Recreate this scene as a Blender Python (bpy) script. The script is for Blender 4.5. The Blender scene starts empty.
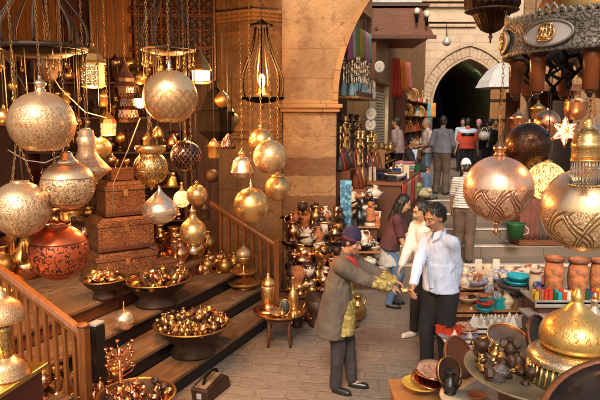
import bpy, bmesh, math, random
from mathutils import Vector, Matrix, noise
R = math.radians
PI = math.pi
random.seed(7)
rnd = random.random
def uni(a, b): return a + (b - a) * rnd()
sc = bpy.context.scene
COL = sc.collection

# ------------------------------------------------------------------ camera model
FP = 600.0
CAM = Vector((0, 0, 2.6))
PITCH = math.atan(80 / 600)
CP, SP = math.cos(PITCH), math.sin(PITCH)
def ray(px, py):
    u, v = (px - 300) / FP, (200 - py) / FP
    return Vector((u, CP + v * SP, -SP + v * CP))
def P(px, py, Y):
    d = ray(px, py)
    return CAM + d * (Y / d.y)
def G(px, py, z):
    d = ray(px, py)
    return CAM + d * ((z - CAM.z) / d.z)
def fwd(p): return (p - CAM).dot(Vector((0, CP, -SP)))
def ppm(p): return FP / fwd(p)          # pixels of the 600 wide photo per metre at p

cam_d = bpy.data.cameras.new('camera')
cam = bpy.data.objects.new('camera', cam_d)
COL.objects.link(cam)
cam.location = CAM
cam.rotation_euler = (R(90) - PITCH, 0, 0)
cam_d.sensor_width = 36
cam_d.lens = 36.0
cam_d.clip_start = 0.05
cam_d.clip_end = 1000
sc.camera = cam

# ------------------------------------------------------------------ materials
class NT:
    def __init__(s, name):
        s.m = bpy.data.materials.new(name)
        s.m.use_nodes = True
        s.t = s.m.node_tree
        s.t.nodes.clear()
        s.out = s.n('ShaderNodeOutputMaterial')
        s.b = s.n('ShaderNodeBsdfPrincipled')
        s.l(s.b.outputs[0], s.out.inputs[0])
    def n(s, k, **kw):
        x = s.t.nodes.new(k)
        for a, b in kw.items(): setattr(x, a, b)
        return x
    def l(s, a, b): s.t.links.new(a, b)
    def put(s, sock, val):
        if hasattr(val, 'is_output'): s.l(val, sock)
        else: sock.default_value = val
    def mth(s, op, a, b=None, c=None):
        x = s.n('ShaderNodeMath', operation=op)
        s.put(x.inputs[0], a)
        if b is not None: s.put(x.inputs[1], b)
        if c is not None: s.put(x.inputs[2], c)
        return x.outputs[0]
    def coord(s, kind='Object'): return s.n('ShaderNodeTexCoord').outputs[kind]
    def sep(s, v):
        x = s.n('ShaderNodeSeparateXYZ'); s.l(v, x.inputs[0]); return x.outputs
    def comb(s, x, y, z=0.0):
        c = s.n('ShaderNodeCombineXYZ')
        s.put(c.inputs[0], x); s.put(c.inputs[1], y); s.put(c.inputs[2], z)
        return c.outputs[0]
    def noise(s, v, scale, detail=3.0, rough=0.55, dist=0.0):
        x = s.n('ShaderNodeTexNoise')
        if v is not None: s.l(v, x.inputs['Vector'])
        x.inputs['Scale'].default_value = scale
        x.inputs['Detail'].default_value = detail
        x.inputs['Roughness'].default_value = rough
        x.inputs['Distortion'].default_value = dist
        return x.outputs['Fac']
    def voro(s, v, scale, feature='F1', out='Distance', rand=1.0):
        x = s.n('ShaderNodeTexVoronoi', feature=feature)
        if v is not None: s.l(v, x.inputs['Vector'])
        x.inputs['Scale'].default_value = scale
        x.inputs['Randomness'].default_value = rand
        return x.outputs[out]
    def rng(s, v, a, b, c=0.0, d=1.0):
        x = s.n('ShaderNodeMapRange', interpolation_type='SMOOTHSTEP')
        s.put(x.inputs[0], v)
        for i, q in zip((1, 2, 3, 4), (a, b, c, d)): x.inputs[i].default_value = q
        return x.outputs[0]
    def mix(s, f, a, b, blend='MIX'):
        x = s.n('ShaderNodeMix', data_type='RGBA', blend_type=blend)
        s.put(x.inputs[0], f)
        for sock, q in ((x.inputs[6], a), (x.inputs[7], b)):
            if hasattr(q, 'is_output'): s.l(q, sock)
            else: sock.default_value = (q[0], q[1], q[2], 1)
        return x.outputs[2]
    def scale(s, v, k):
        x = s.n('ShaderNodeMapping'); s.l(v, x.inputs[0])
        x.inputs['Scale'].default_value = k if hasattr(k, '__len__') else (k, k, k)
        return x
    def bump(s, h, dist=0.01, strength=0.6):
        x = s.n('ShaderNodeBump')
        x.inputs['Distance'].default_value = dist
        x.inputs['Strength'].default_value = strength
        s.put(x.inputs['Height'], h)
        s.l(x.outputs[0], s.b.inputs['Normal'])
    def set(s, col=None, rough=None, metal=None, **kw):
        if col is not None:
            if hasattr(col, 'is_output'): s.l(col, s.b.inputs['Base Color'])
            else: s.b.inputs['Base Color'].default_value = (col[0], col[1], col[2], 1)
        if rough is not None: s.put(s.b.inputs['Roughness'], rough)
        if metal is not None: s.put(s.b.inputs['Metallic'], metal)
        for k, v in kw.items(): s.put(s.b.inputs[k], v)
def mul(c, k): return tuple(min(1, x * k) for x in c)

def plain(name, col, rough=0.6, metal=0.0, var=0.35, sc_=8.0, bump=0.0, bsc=60.0, **kw):
    t = NT(name)
    co = t.coord()
    f = t.noise(co, sc_, 5.0, 0.6)
    f = t.rng(f, 0.3, 0.7)
    t.set(t.mix(f, mul(col, 1 - var), mul(col, 1 + var * 0.5)), t.rng(f, 0, 1, max(0.02, rough - 0.08), rough + 0.08), metal, **kw)
    if bump: t.bump(t.noise(co, bsc, 3.0), 0.01, bump)
    return t.m

def engraved(name, col, dark, rough=0.3, pat='scroll', n=16, k=10.0, zlo=-0.5, zhi=0.5, w=0.1, metal=1.0, depth=0.5, emit=None):
    """metal with cut ornament running round the vessel; angle and height are read from the vessel's own box"""
    t = NT(name)
    g = t.coord('Generated')
    s = t.sep(g)
    x = t.mth('SUBTRACT', s[0], 0.5); y = t.mth('SUBTRACT', s[1], 0.5); z = t.mth('SUBTRACT', s[2], 0.5)
    a = t.mth('ARCTAN2', x, t.mth('MULTIPLY', y, -1.0))
    if pat == 'arab':
        wob = t.mth('MULTIPLY', t.mth('SINE', t.mth('MULTIPLY', a, n)), 0.25)
        zz = t.mth('ADD', t.mth('MULTIPLY', z, k), wob)
        ha = t.mth('MULTIPLY', a, n / 2.0)
        p = t.mth('ABSOLUTE', t.mth('SINE', t.mth('ADD', ha, zz)))
        q = t.mth('ABSOLUTE', t.mth('SINE', t.mth('SUBTRACT', ha, zz)))
        mn = t.mth('MINIMUM', p, q)
        l1 = t.rng(mn, w * 0.6, w * 1.3, 1, 0)
        l2 = t.rng(t.mth('ABSOLUTE', t.mth('SUBTRACT', mn, 0.42)), w * 0.45, w, 1, 0)
        nn = t.noise(t.comb(t.mth('MULTIPLY', a, n * 0.7), t.mth('MULTIPLY', z, k * 1.6)), 1.6, 1.0, 0.4)
        l3 = t.rng(t.mth('ABSOLUTE', t.mth('SUBTRACT', nn, 0.5)), 0.015, 0.05, 0.7, 0)
        m = t.mth('MAXIMUM', t.mth('MAXIMUM', l1, l2), l3)
    elif pat == 'script':
        v = t.comb(t.mth('MULTIPLY', a, n * 0.32), t.mth('MULTIPLY', z, k * 0.5))
        n1 = t.noise(v, 1.1, 1.0, 0.4); n2 = t.noise(v, 1.7, 0.0, 0.4); n3 = t.noise(v, 0.9, 1.0, 0.4)
        up_ = t.mth('ABSOLUTE', t.mth('SINE', t.mth('ADD', t.mth('MULTIPLY', a, n * 0.62), t.mth('MULTIPLY', n1, 7.0))))
        ac = t.mth('ABSOLUTE', t.mth('SINE', t.mth('ADD', t.mth('MULTIPLY', z, k * 0.9), t.mth('MULTIPLY', n3, 8.0))))
        b1 = t.mth('MULTIPLY', t.rng(up_, w * 0.9, w * 1.7, 1, 0), t.rng(n2, 0.41, 0.45))
        b2 = t.mth('MULTIPLY', t.rng(ac, w * 0.9, w * 1.7, 1, 0), t.rng(n2, 0.53, 0.58, 1, 0))
        dots = t.rng(t.voro(v, 1.3), 0.10, 0.16, 1, 0)
        m = t.mth('MAXIMUM', t.mth('MAXIMUM', b1, b2), dots)
        e1 = t.rng(t.mth('ABSOLUTE', t.mth('SUBTRACT', z, zlo - 0.02)), 0.006, 0.014, 1, 0)
        e2 = t.rng(t.mth('ABSOLUTE', t.mth('SUBTRACT', z, zhi + 0.02)), 0.006, 0.014, 1, 0)
        edges = t.mth('MAXIMUM', e1, e2)
    elif pat == 'rings':
        fineline = t.mth('ABSOLUTE', t.mth('SINE', t.mth('MULTIPLY', z, k * 6.28)))
        nn = t.noise(t.comb(t.mth('MULTIPLY', a, n * 0.4), t.mth('MULTIPLY', z, k)), 1.5, 2.0)
        m = t.mth('MULTIPLY', t.rng(fineline, w, w * 2.2, 1, 0), t.rng(nn, 0.36, 0.46))
    elif pat == 'fine':
        v = t.comb(t.mth('MULTIPLY', a, n / 2.0), t.mth('MULTIPLY', z, k))
        m = t.rng(t.voro(v, 1.6, 'F1', 'Distance', 0.35), 0.22, 0.34, 1, 0)
    elif pat == 'lattice':
        ha = t.mth('MULTIPLY', a, n / 2.0); zz = t.mth('MULTIPLY', z, k)
        p = t.mth('ABSOLUTE', t.mth('SINE', t.mth('ADD', ha, zz)))
        q = t.mth('ABSOLUTE', t.mth('SINE', t.mth('SUBTRACT', ha, zz)))
        m = t.rng(t.mth('MINIMUM', p, q), w * 1.6, w * 2.6, 0, 1)
    elif pat == 'none':
        m = None
    else:
        v = t.comb(t.mth('MULTIPLY', a, n * 0.35), t.mth('MULTIPLY', z, k * 0.7))
        n1 = t.noise(v, 0.9, 1.0, 0.4); n2 = t.noise(v, 2.1, 0.0, 0.4)
        c1 = t.mth('ABSOLUTE', t.mth('SINE', t.mth('ADD', t.mth('MULTIPLY', a, n * 0.8), t.mth('MULTIPLY', n1, 9.0))))
        c2 = t.mth('ABSOLUTE', t.mth('SINE', t.mth('ADD', t.mth('MULTIPLY', z, k * 1.7), t.mth('MULTIPLY', n1, -9.0))))
        fd = t.mth('MULTIPLY', t.rng(t.voro(v, 5.5, rand=0.5), 0.2, 0.3, 0.75, 0), t.rng(n1, 0.44, 0.52))
        m = t.mth('MAXIMUM', t.mth('MULTIPLY', t.rng(c1, w, w * 2.4, 1, 0), t.rng(n2, 0.42, 0.5)), t.mth('MULTIPLY', t.rng(c2, w, w * 2.4, 1, 0), t.rng(n2, 0.48, 0.58, 1, 0)))
        m = t.mth('MAXIMUM', m, fd)
    co = t.coord('Object')
    pt = t.rng(t.noise(co, 7.0, 5.0, 0.6), 0.35, 0.7)
    base = t.mix(pt, mul(col, 0.82), mul(col, 1.06))
    fine = t.noise(co, 140.0, 2.0)
    if m is not None:
        if zlo > -0.5 or zhi < 0.5:
            band = t.mth('MULTIPLY', t.rng(z, zlo - 0.01, zlo + 0.01), t.rng(z, zhi - 0.01, zhi + 0.01, 1, 0))
            m = t.mth('MULTIPLY', m, band)
            if pat == 'script': m = t.mth('MAXIMUM', m, edges)
        t.set(t.mix(t.mth('MULTIPLY', m, 0.93), base, dark), t.mth('ADD', t.mth('MULTIPLY', m, 0.25), t.rng(fine, 0.3, 0.7, rough - 0.05, rough + 0.06)), metal)
        t.bump(t.mth('SUBTRACT', t.mth('MULTIPLY', fine, 0.03), m), 0.004, depth)
        if emit:
            t.b.inputs['Emission Color'].default_value = (*emit[:3], 1)
            t.l(t.mth('MULTIPLY', m, emit[3]), t.b.inputs['Emission Strength'])
    else:
        t.set(base, t.rng(fine, 0.3, 0.7, rough - 0.05, rough + 0.06), metal)
        t.bump(t.noise(co, 11.0, 1.0), 0.003, depth * 0.1)
    return t.m

def wood(name, col, rough=0.5, ax=2, sc_=5.0, dark=0.45, bump=0.25, scuff=False):
    t = NT(name)
    co = t.coord()
    k = [14, 14, 14]; k[ax] = 0.9
    mp = t.scale(co, k).outputs[0]
    f = t.noise(mp, sc_, 5.0, 0.62, 0.4)
    f2 = t.noise(co, 2.2, 3.0)
    c = t.mix(t.rng(f, 0.3, 0.72), mul(col, dark), mul(col, 1.15))
    c = t.mix(t.rng(f2, 0.35, 0.75, 0, 0.45), c, mul(col, 0.55))
    if scuff:
        c = t.mix(t.rng(t.noise(co, 3.4, 6.0, 0.72, 0.8), 0.5, 0.68, 0, 0.6), c, (0.30, 0.20, 0.125))
        c = t.mix(t.rng(t.noise(co, 17.0, 4.0, 0.7), 0.56, 0.7, 0, 0.6), c, mul(col, 0.25))
    t.set(c, t.rng(f, 0.2, 0.8, rough + 0.1, rough - 0.08), 0.0)
    t.bump(f, 0.006, bump)
    return t.m

def stone(name, c1, c2, mortar, bw=0.6, bh=0.3, bands=None, bandcol=None, rot=0.0, plane='xz', noisek=1.0, rough=0.85, bumps=0.6, mort=0.012, soft=0.5):
    t = NT(name)
    co = t.coord()
    s = t.sep(co)
    v = t.comb(t.mth('ADD', s[0], s[1]) if plane == 'xz' else s[0], s[2] if plane == 'xz' else s[1])
    if rot:
        mp = t.scale(v, 1.0); mp.inputs['Rotation'].default_value = (0, 0, rot); v = mp.outputs[0]
    dn = t.n('ShaderNodeTexNoise'); t.l(co, dn.inputs['Vector']); dn.inputs['Scale'].default_value = 2.6; dn.inputs['Detail'].default_value = 4.0
    va = t.n('ShaderNodeVectorMath', operation='MULTIPLY_ADD')
    t.l(dn.outputs['Color'], va.inputs[0]); va.inputs[1].default_value = (0.11, 0.11, 0); t.l(v, va.inputs[2])
    b = t.n('ShaderNodeTexBrick')
    t.l(va.outputs[0], b.inputs['Vector'])
    b.inputs['Scale'].default_value = 1.0
    b.inputs['Brick Width'].default_value = bw
    b.inputs['Row Height'].default_value = bh
    b.inputs['Mortar Size'].default_value = mort
    b.inputs['Mortar Smooth'].default_value = soft
    b.inputs['Color1'].default_value = (*c1, 1); b.inputs['Color2'].default_value = (*c2, 1); b.inputs['Mortar'].default_value = (*mortar, 1)
    col = b.outputs['Color']
    if bands:
        m = None
        jit = t.mth('MULTIPLY', t.mth('SUBTRACT', t.noise(co, 9.0, 3.0), 0.5), 0.05)
        zz = t.mth('ADD', s[2], jit)
        for lo, hi in bands:
            q = t.mth('MULTIPLY', t.rng(zz, lo - 0.01, lo + 0.01), t.rng(zz, hi - 0.01, hi + 0.01, 1, 0))
            m = q if m is None else t.mth('MAXIMUM', m, q)
        col = t.mix(t.mth('MULTIPLY', m, 0.85), col, bandcol)
    big = t.noise(co, 1.3, 6.0, 0.65)
    col = t.mix(t.rng(big, 0.35, 0.72, 0, 0.55 * noisek), col, mul(c1, 0.5))
    pit = t.noise(co, 22.0, 6.0, 0.7)
    col = t.mix(t.rng(pit, 0.55, 0.8, 0, 0.45 * noisek), col, mul(c1, 0.42))
    t.set(col, rough)
    h = t.mth('SUBTRACT', t.mth('MULTIPLY', pit, 0.7), t.mth('MULTIPLY', b.outputs['Fac'], 0.7))
    h = t.mth('ADD', h, t.mth('MULTIPLY', big, 0.8))
    t.bump(h, 0.03, bumps)
    return t.m

def emis(name, col, strength):
    t = NT(name)
    t.set(col, 0.4)
    t.b.inputs['Emission Color'].default_value = (*col, 1)
    t.b.inputs['Emission Strength'].default_value = strength
    return t.m

def glass(name, col, rough=0.08, trans=0.75):
    t = NT(name)
    f = t.rng(t.noise(t.coord(), 9.0, 3.0), 0.3, 0.7)
    t.set(t.mix(f, mul(col, 0.7), col), rough, 0.0, **{'Transmission Weight': trans, 'IOR': 1.3})
    return t.m

def cloth(name, col, stripe=None, rough=0.9, var=0.3, flower=None):
    t = NT(name)
    co = t.coord()
    f = t.rng(t.noise(co, 5.0, 4.0), 0.3, 0.7)
    c = t.mix(f, mul(col, 1 - var), mul(col, 1.1))
    if stripe:
        s = t.sep(co)
        w = t.mth('SINE', t.mth('MULTIPLY', s[stripe[2]], stripe[1]))
        c = t.mix(t.rng(w, 0.35, 0.6), c, stripe[0])
    if flower:
        v = t.voro(co, flower[1], 'SMOOTH_F1')
        c = t.mix(t.rng(v, 0.28, 0.42, 0.8, 0), c, flower[0])
        c = t.mix(t.rng(t.noise(co, flower[1] * 1.7, 2.0), 0.55, 0.62, 0, 0.6), c, mul(col, 0.35))
    t.set(c, rough, 0.0)
    wr = t.scale(co, (1.0, 1.0, 0.45)).outputs[0]
    t.bump(t.mth('ADD', t.mth('MULTIPLY', t.noise(co, 220.0, 2.0), 0.08), t.mth('MULTIPLY', t.noise(wr, 11.0, 5.0, 0.6, 1.2), 1.0)), 0.05, 0.45)
    return t.m

M = {}
BR = (0.78, 0.45, 0.16); SV = (0.86, 0.70, 0.48); CU = (0.78, 0.36, 0.18); DKB = (0.09, 0.045, 0.015)
M['brass'] = engraved('brass_scroll', BR, DKB, 0.27, 'scroll', 14, 11, w=0.2)
M['brass_plain'] = engraved('brass_plain', (0.88, 0.49, 0.17), DKB, 0.25, 'none', metal=0.9)
M['brass_dull'] = engraved('brass_dull', (0.50, 0.28, 0.09), DKB, 0.36, 'none', metal=0.95)
M['brass_pierced'] = engraved('brass_pierced', (0.90, 0.56, 0.22), DKB, 0.3, 'fine', 26, 18)
M['silver'] = engraved('silver_scroll', (0.97, 0.64, 0.37), (0.40, 0.18, 0.06), 0.29, 'scroll', 20, 15, -0.5, 0.26, w=0.24, metal=0.72, depth=0.4)
M['silver_plain'] = engraved('silver_plain', (0.94, 0.68, 0.45), DKB, 0.26, 'none', metal=0.88)
M['silver_fine'] = engraved('silver_fine', (0.97, 0.61, 0.34), (0.45, 0.19, 0.06), 0.29, 'scroll', 24, 18, -0.5, 0.22, w=0.24, depth=0.35, metal=0.72)
M['gold_rings'] = engraved('gold_rings', (0.97, 0.60, 0.29), (0.36, 0.18, 0.06), 0.28, 'rings', 14, 17, w=0.2, depth=0.4, metal=0.85)
M['silver_script'] = engraved('silver_script', (0.97, 0.62, 0.35), (0.20, 0.095, 0.03), 0.29, 'script', 14, 17, -0.36, 0.12, w=0.22, metal=0.72)
M['red_script'] = engraved('red_copper_script', (0.60, 0.115, 0.035), (0.04, 0.008, 0.004), 0.30, 'script', 13, 15, -0.32, 0.16, w=0.25, metal=0.6)
M['copper'] = engraved('copper_plain', CU, DKB, 0.25, 'none')
M['copper_arab'] = engraved('copper_arabesque', (0.95, 0.56, 0.37), (0.20, 0.06, 0.02), 0.27, 'arab', 8, 6.5, -0.42, 0.02, w=0.13, metal=0.70)
M['brass_arab'] = engraved('brass_arabesque', (0.96, 0.62, 0.34), (0.17, 0.085, 0.025), 0.27, 'arab', 7, 6.0, -0.42, 0.02, w=0.12, metal=0.72)
M['globe_lattice'] = engraved('globe_lattice', (0.97, 0.61, 0.30), (0.36, 0.16, 0.05), 0.28, 'arab', 18, 17, -0.42, 0.10, w=0.14, depth=0.3, metal=0.8)
M['dark_silver'] = engraved('dark_silver', (0.30, 0.17, 0.13), (0.03, 0.015, 0.01), 0.2, 'lattice', 20, 16, w=0.2)
M['dark_globe'] = engraved('dark_globe', (0.17, 0.085, 0.05), (0.02, 0.01, 0.006), 0.22, 'scroll', 44, 32, w=0.2, depth=0.25)
M['lit_pierced'] = engraved('lit_pierced', (0.45, 0.25, 0.07), (1.0, 0.8, 0.4), 0.4, 'fine', 13, 8, emit=(1.0, 0.70, 0.28, 2.6), metal=0.8)
M['lit_glass'] = engraved('lit_mottled_glass', (0.9, 0.62, 0.2), (1.0, 0.85, 0.45), 0.25, 'scroll', 16, 9, w=0.4, metal=0.0, emit=(1.0, 0.68, 0.22, 0.8))
M['pewter'] = engraved('pewter_openwork', (0.18, 0.15, 0.12), (0.06, 0.045, 0.035), 0.55, 'scroll', 60, 9, w=0.3, depth=1.0, metal=0.55)
M['pewter_plain'] = engraved('pewter_plain', (0.21, 0.18, 0.15), DKB, 0.52, 'none', metal=0.6)
M['iron'] = plain('dark_iron', (0.008, 0.006, 0.005), 0.8, 0.0, 0.4, **{'Specular IOR Level': 0.06})
M['iron_brown'] = plain('brown_iron', (0.045, 0.020, 0.010), 0.55, 0.3, 0.4)
M['wood_rail'] = wood('rail_wood', (0.27, 0.088, 0.020), 0.42)
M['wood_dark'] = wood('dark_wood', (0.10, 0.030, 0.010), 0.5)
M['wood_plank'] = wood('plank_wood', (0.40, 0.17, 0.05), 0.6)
M['wood_red'] = wood('red_wood', (0.19, 0.058, 0.02), 0.5, 0)
M['wood_tread'] = wood('tread_wood', (0.21, 0.108, 0.046), 0.6, 0, 3.0, 0.5, scuff=True)
M['wood_carved'] = engraved('carved_wood', (0.20, 0.085, 0.032), (0.02, 0.008, 0.004), 0.55, 'arab', 40, 30, w=0.3, metal=0.0, depth=1.0)
def inlaid():
    t = NT('inlaid_wood')
    co = t.coord()
    n1 = t.noise(co, 36.0, 1.0, 0.5, 0.5)
    l1 = t.rng(t.mth('ABSOLUTE', t.mth('SUBTRACT', n1, 0.5)), 0.03, 0.09, 0.8, 0)
    v = t.rng(t.voro(co, 62.0, rand=0.4), 0.2, 0.34, 0.7, 0)
    m = t.mth('MAXIMUM', l1, t.mth('MULTIPLY', v, 0.6))
    f = t.rng(t.noise(co, 6.0, 4.0), 0.3, 0.7)
    t.set(t.mix(m, t.mix(f, (0.15, 0.05, 0.017), (0.26, 0.10, 0.034)), (0.05, 0.016, 0.006)), 0.42)
    t.bump(t.mth('SUBTRACT', 1.0, m), 0.006, 0.7)
    return t.m
M['wood_inlay'] = inlaid()
M['chain'] = plain('chain_metal', (0.30, 0.18, 0.08), 0.45, 0.9, 0.4, 30)
M['greenish'] = plain('verdigris', (0.06, 0.10, 0.07), 0.55, 0.4, 0.5, 30)
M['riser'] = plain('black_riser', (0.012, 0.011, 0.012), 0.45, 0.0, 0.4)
M['black'] = plain('black_lacquer', (0.010, 0.008, 0.007), 0.35, 0.0, 0.4)
M['stone_pier'] = stone('pier_stone', (0.38, 0.21, 0.082), (0.31, 0.165, 0.065), (0.17, 0.10, 0.05), 0.9, 0.42, [(1.74, 2.03), (0.9, 1.44)], (0.20, 0.085, 0.035), noisek=1.35, mort=0.008, bumps=1.0)
M['stone_wall'] = stone('ochre_stone', (0.40, 0.205, 0.075), (0.33, 0.16, 0.058), (0.18, 0.1, 0.05), 0.7, 0.34, noisek=0.9, mort=0.008)
M['plaster'] = stone('ochre_plaster', (0.46, 0.235, 0.075), (0.42, 0.21, 0.065), (0.30, 0.15, 0.05), 1.6, 1.1, noisek=0.7, bumps=0.35, mort=0.004)
def patchy(bands=()):
    t = NT('patchy_plaster' if not bands else 'banded_stone')
    co = t.coord()
    a = t.noise(co, 1.1, 6.0, 0.62, 0.6); b = t.noise(co, 4.5, 6.0, 0.7, 0.3); c = t.noise(co, 26.0, 4.0, 0.7)
    col = t.mix(t.rng(a, 0.33, 0.68), (0.40, 0.232, 0.10), (0.21, 0.112, 0.048))
    col = t.mix(t.rng(b, 0.52, 0.66, 0, 0.75), col, (0.17, 0.08, 0.03))
    col = t.mix(t.rng(t.noise(co, 0.8, 5.0, 0.65, 1.0), 0.56, 0.62, 0, 0.4), col, (0.42, 0.25, 0.115))
    s_ = t.sep(co)
    bed = t.mth('ABSOLUTE', t.mth('SUBTRACT', t.mth('FRACT', t.mth('MULTIPLY', t.mth('ADD', s_[2], t.mth('MULTIPLY', b, 0.07)), 2.3)), 0.5))
    col = t.mix(t.mth('MULTIPLY', t.rng(bed, 0.0, 0.03, 1, 0), t.rng(a, 0.4, 0.6, 0.15, 0.9)), col, (0.14, 0.06, 0.02))
    col = t.mix(t.rng(t.voro(co, 3.1), 0.03, 0.05, 0.8, 0), col, (0.07, 0.03, 0.012))
    col = t.mix(t.rng(c, 0.5, 0.75, 0, 0.35), col, (0.2, 0.09, 0.03))
    for lo, hi in bands:
        zj = t.mth('ADD', s_[2], t.mth('MULTIPLY', t.mth('SUBTRACT', t.noise(co, 7.0, 4.0), 0.5), 0.09))
        q = t.mth('MULTIPLY', t.rng(zj, lo - 0.012, lo + 0.012), t.rng(zj, hi - 0.012, hi + 0.012, 1, 0))
        col = t.mix(t.mth('MULTIPLY', q, t.rng(b, 0.3, 0.7, 0.9, 0.6)), col, (0.135, 0.052, 0.021))
    t.set(col, 0.85)
    t.bump(t.mth('ADD', t.mth('ADD', t.mth('MULTIPLY', a, 1.0), t.mth('MULTIPLY', b, 0.6)), t.mth('MULTIPLY', c, 0.35)), 0.06, 1.0)
    return t.m
M['plaster'] = patchy()
M['stone_pier'] = patchy(((1.74, 2.03), (0.9, 1.44)))
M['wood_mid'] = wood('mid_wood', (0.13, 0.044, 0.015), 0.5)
def paving():
    t = NT('rough_paving')
    co = t.coord()
    s_ = t.sep(co)
    mp = t.scale(co, (1.0, 1.0, 1.0)); mp.inputs['Rotation'].default_value = (0, 0, R(10))
    dn = t.n('ShaderNodeTexNoise'); t.l(co, dn.inputs['Vector']); dn.inputs['Scale'].default_value = 3.0; dn.inputs['Detail'].default_value = 5.0
    va = t.n('ShaderNodeVectorMath', operation='MULTIPLY_ADD'); t.l(dn.outputs['Color'], va.inputs[0]); va.inputs[1].default_value = (0.13, 0.13, 0); t.l(mp.outputs[0], va.inputs[2])
    bk = t.n('ShaderNodeTexBrick'); t.l(va.outputs[0], bk.inputs['Vector'])
    for k_, q_ in (('Scale', 1.0), ('Brick Width', 0.30), ('Row Height', 0.19), ('Mortar Size', 0.016), ('Mortar Smooth', 1.0), ('Bias', 0.0)): bk.inputs[k_].default_value = q_
    bk.offset = 0.37; bk.squash = 1.35; bk.squash_frequency = 3
    bk.inputs['Color1'].default_value = (0, 0, 0, 1); bk.inputs['Color2'].default_value = (1, 1, 1, 1); bk.inputs['Mortar'].default_value = (0.5, 0.5, 0.5, 1)
    cs = t.sep(bk.outputs['Color']); joint = bk.outputs['Fac']
    a = t.noise(co, 1.0, 6.0, 0.6); b = t.noise(co, 9.0, 6.0, 0.72); c = t.noise(co, 55.0, 3.0, 0.7)
    col = t.mix(cs[0], (0.245, 0.187, 0.139), (0.205, 0.154, 0.112))
    col = t.mix(t.rng(a, 0.35, 0.7, 0, 0.5), col, (0.21, 0.145, 0.095))
    col = t.mix(t.rng(b, 0.42, 0.72, 0, 0.5), col, (0.31, 0.24, 0.175))
    col = t.mix(t.rng(b, 0.28, 0.42, 0.5, 0), col, (0.16, 0.11, 0.07))
    gap = t.mth('MULTIPLY', joint, t.rng(a, 0.36, 0.62, 0.1, 0.6))
    col = t.mix(gap, col, (0.15, 0.10, 0.065))
    t.set(col, t.rng(b, 0.3, 0.7, 0.72, 0.92))
    h = t.mth('ADD', t.mth('ADD', t.mth('MULTIPLY', b, 0.8), t.mth('MULTIPLY', c, 0.35)), t.mth('MULTIPLY', joint, -0.2))
    t.bump(h, 0.035, 1.0)
    return t.m
M['pave'] = paving()
M['stone_far'] = stone('pink_stone', (0.56, 0.42, 0.29), (0.51, 0.37, 0.25), (0.40, 0.28, 0.18), 0.55, 0.27, noisek=0.7, mort=0.008)
M['stone_trim'] = stone('trim_stone', (0.53, 0.39, 0.265), (0.48, 0.34, 0.225), (0.38, 0.22, 0.14), 0.45, 0.8, noisek=0.7)
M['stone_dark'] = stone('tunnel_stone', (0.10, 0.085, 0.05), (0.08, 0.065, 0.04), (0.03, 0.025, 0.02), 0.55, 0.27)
M['step_stone'] = stone('step_stone', (0.20, 0.15, 0.105), (0.165, 0.12, 0.085), (0.09, 0.08, 0.06), 1.1, 0.6, plane='xy', noisek=0.8)
M['nosing'] = plain('nosing_stone', (0.52, 0.43, 0.34), 0.8, 0, 0.3, 4.0, 0.3)
M['wire'] = plain('cable_black', (0.02, 0.016, 0.014), 0.5)
M['wire_grey'] = plain('cable_pale', (0.30, 0.22, 0.15), 0.5)
M['bulb'] = emis('bulb_glow', (1.0, 0.70, 0.32), 4.0)
M['bulb_green'] = emis('tunnel_bulb', (0.75, 1.0, 0.45), 9.0)
M['white_glow'] = emis('lit_shade', (1.0, 0.80, 0.48), 1.25)
M['glass_blue'] = glass('blue_glass', (0.42, 0.62, 0.66), 0.1, 0.3)
M['glass_amber'] = glass('amber_glass', (0.24, 0.065, 0.02), 0.16, 0.35)
M['glass_clear'] = glass('clear_glass', (0.9, 0.9, 0.85), 0.05, 0.9)
M['ceramic_white'] = plain('white_ceramic', (0.60, 0.54, 0.45), 0.3, 0, 0.25)
M['turquoise'] = plain('turquoise_glaze', (0.02, 0.33, 0.38), 0.2, 0, 0.3)
M['red_glaze'] = plain('red_glaze', (0.50, 0.05, 0.02), 0.25, 0, 0.3)
M['orange_clay'] = plain('orange_clay', (0.44, 0.145, 0.05), 0.7, 0, 0.55, 14, 0.6, 40)
M['dark_clay'] = plain('dark_clay', (0.07, 0.055, 0.05), 0.4, 0, 0.3)
M['cream'] = plain('cream_paint', (0.58, 0.44, 0.28), 0.5, 0, 0.3)
M['green'] = plain('green_plastic', (0.012, 0.075, 0.022), 0.35, 0, 0.2)
M['shutter'] = plain('shutter_paint', (0.62, 0.53, 0.36), 0.5, 0.3, 0.2)
M['bone'] = plain('shell_white', (0.60, 0.50, 0.38), 0.5, 0, 0.35)
M['grey_metal'] = plain('grey_sheet', (0.45, 0.43, 0.40), 0.5, 0.3, 0.2)
M['painted_blue'] = engraved('painted_blue', (0.58, 0.50, 0.40), (0.05, 0.09, 0.28), 0.3, 'arab', 14, 8, w=0.2, metal=0.0, depth=0.1)
M['painted_red'] = engraved('painted_red', (0.60, 0.46, 0.30), (0.36, 0.06, 0.03), 0.35, 'lattice', 14, 9, w=0.22, metal=0.0, depth=0.1)
def flat(name, c, r=0.85): 
    k = 'cl_' + name
    if k not in M: M[k] = cloth(name + '_cloth', c, rough=r)
    return M[k]

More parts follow.
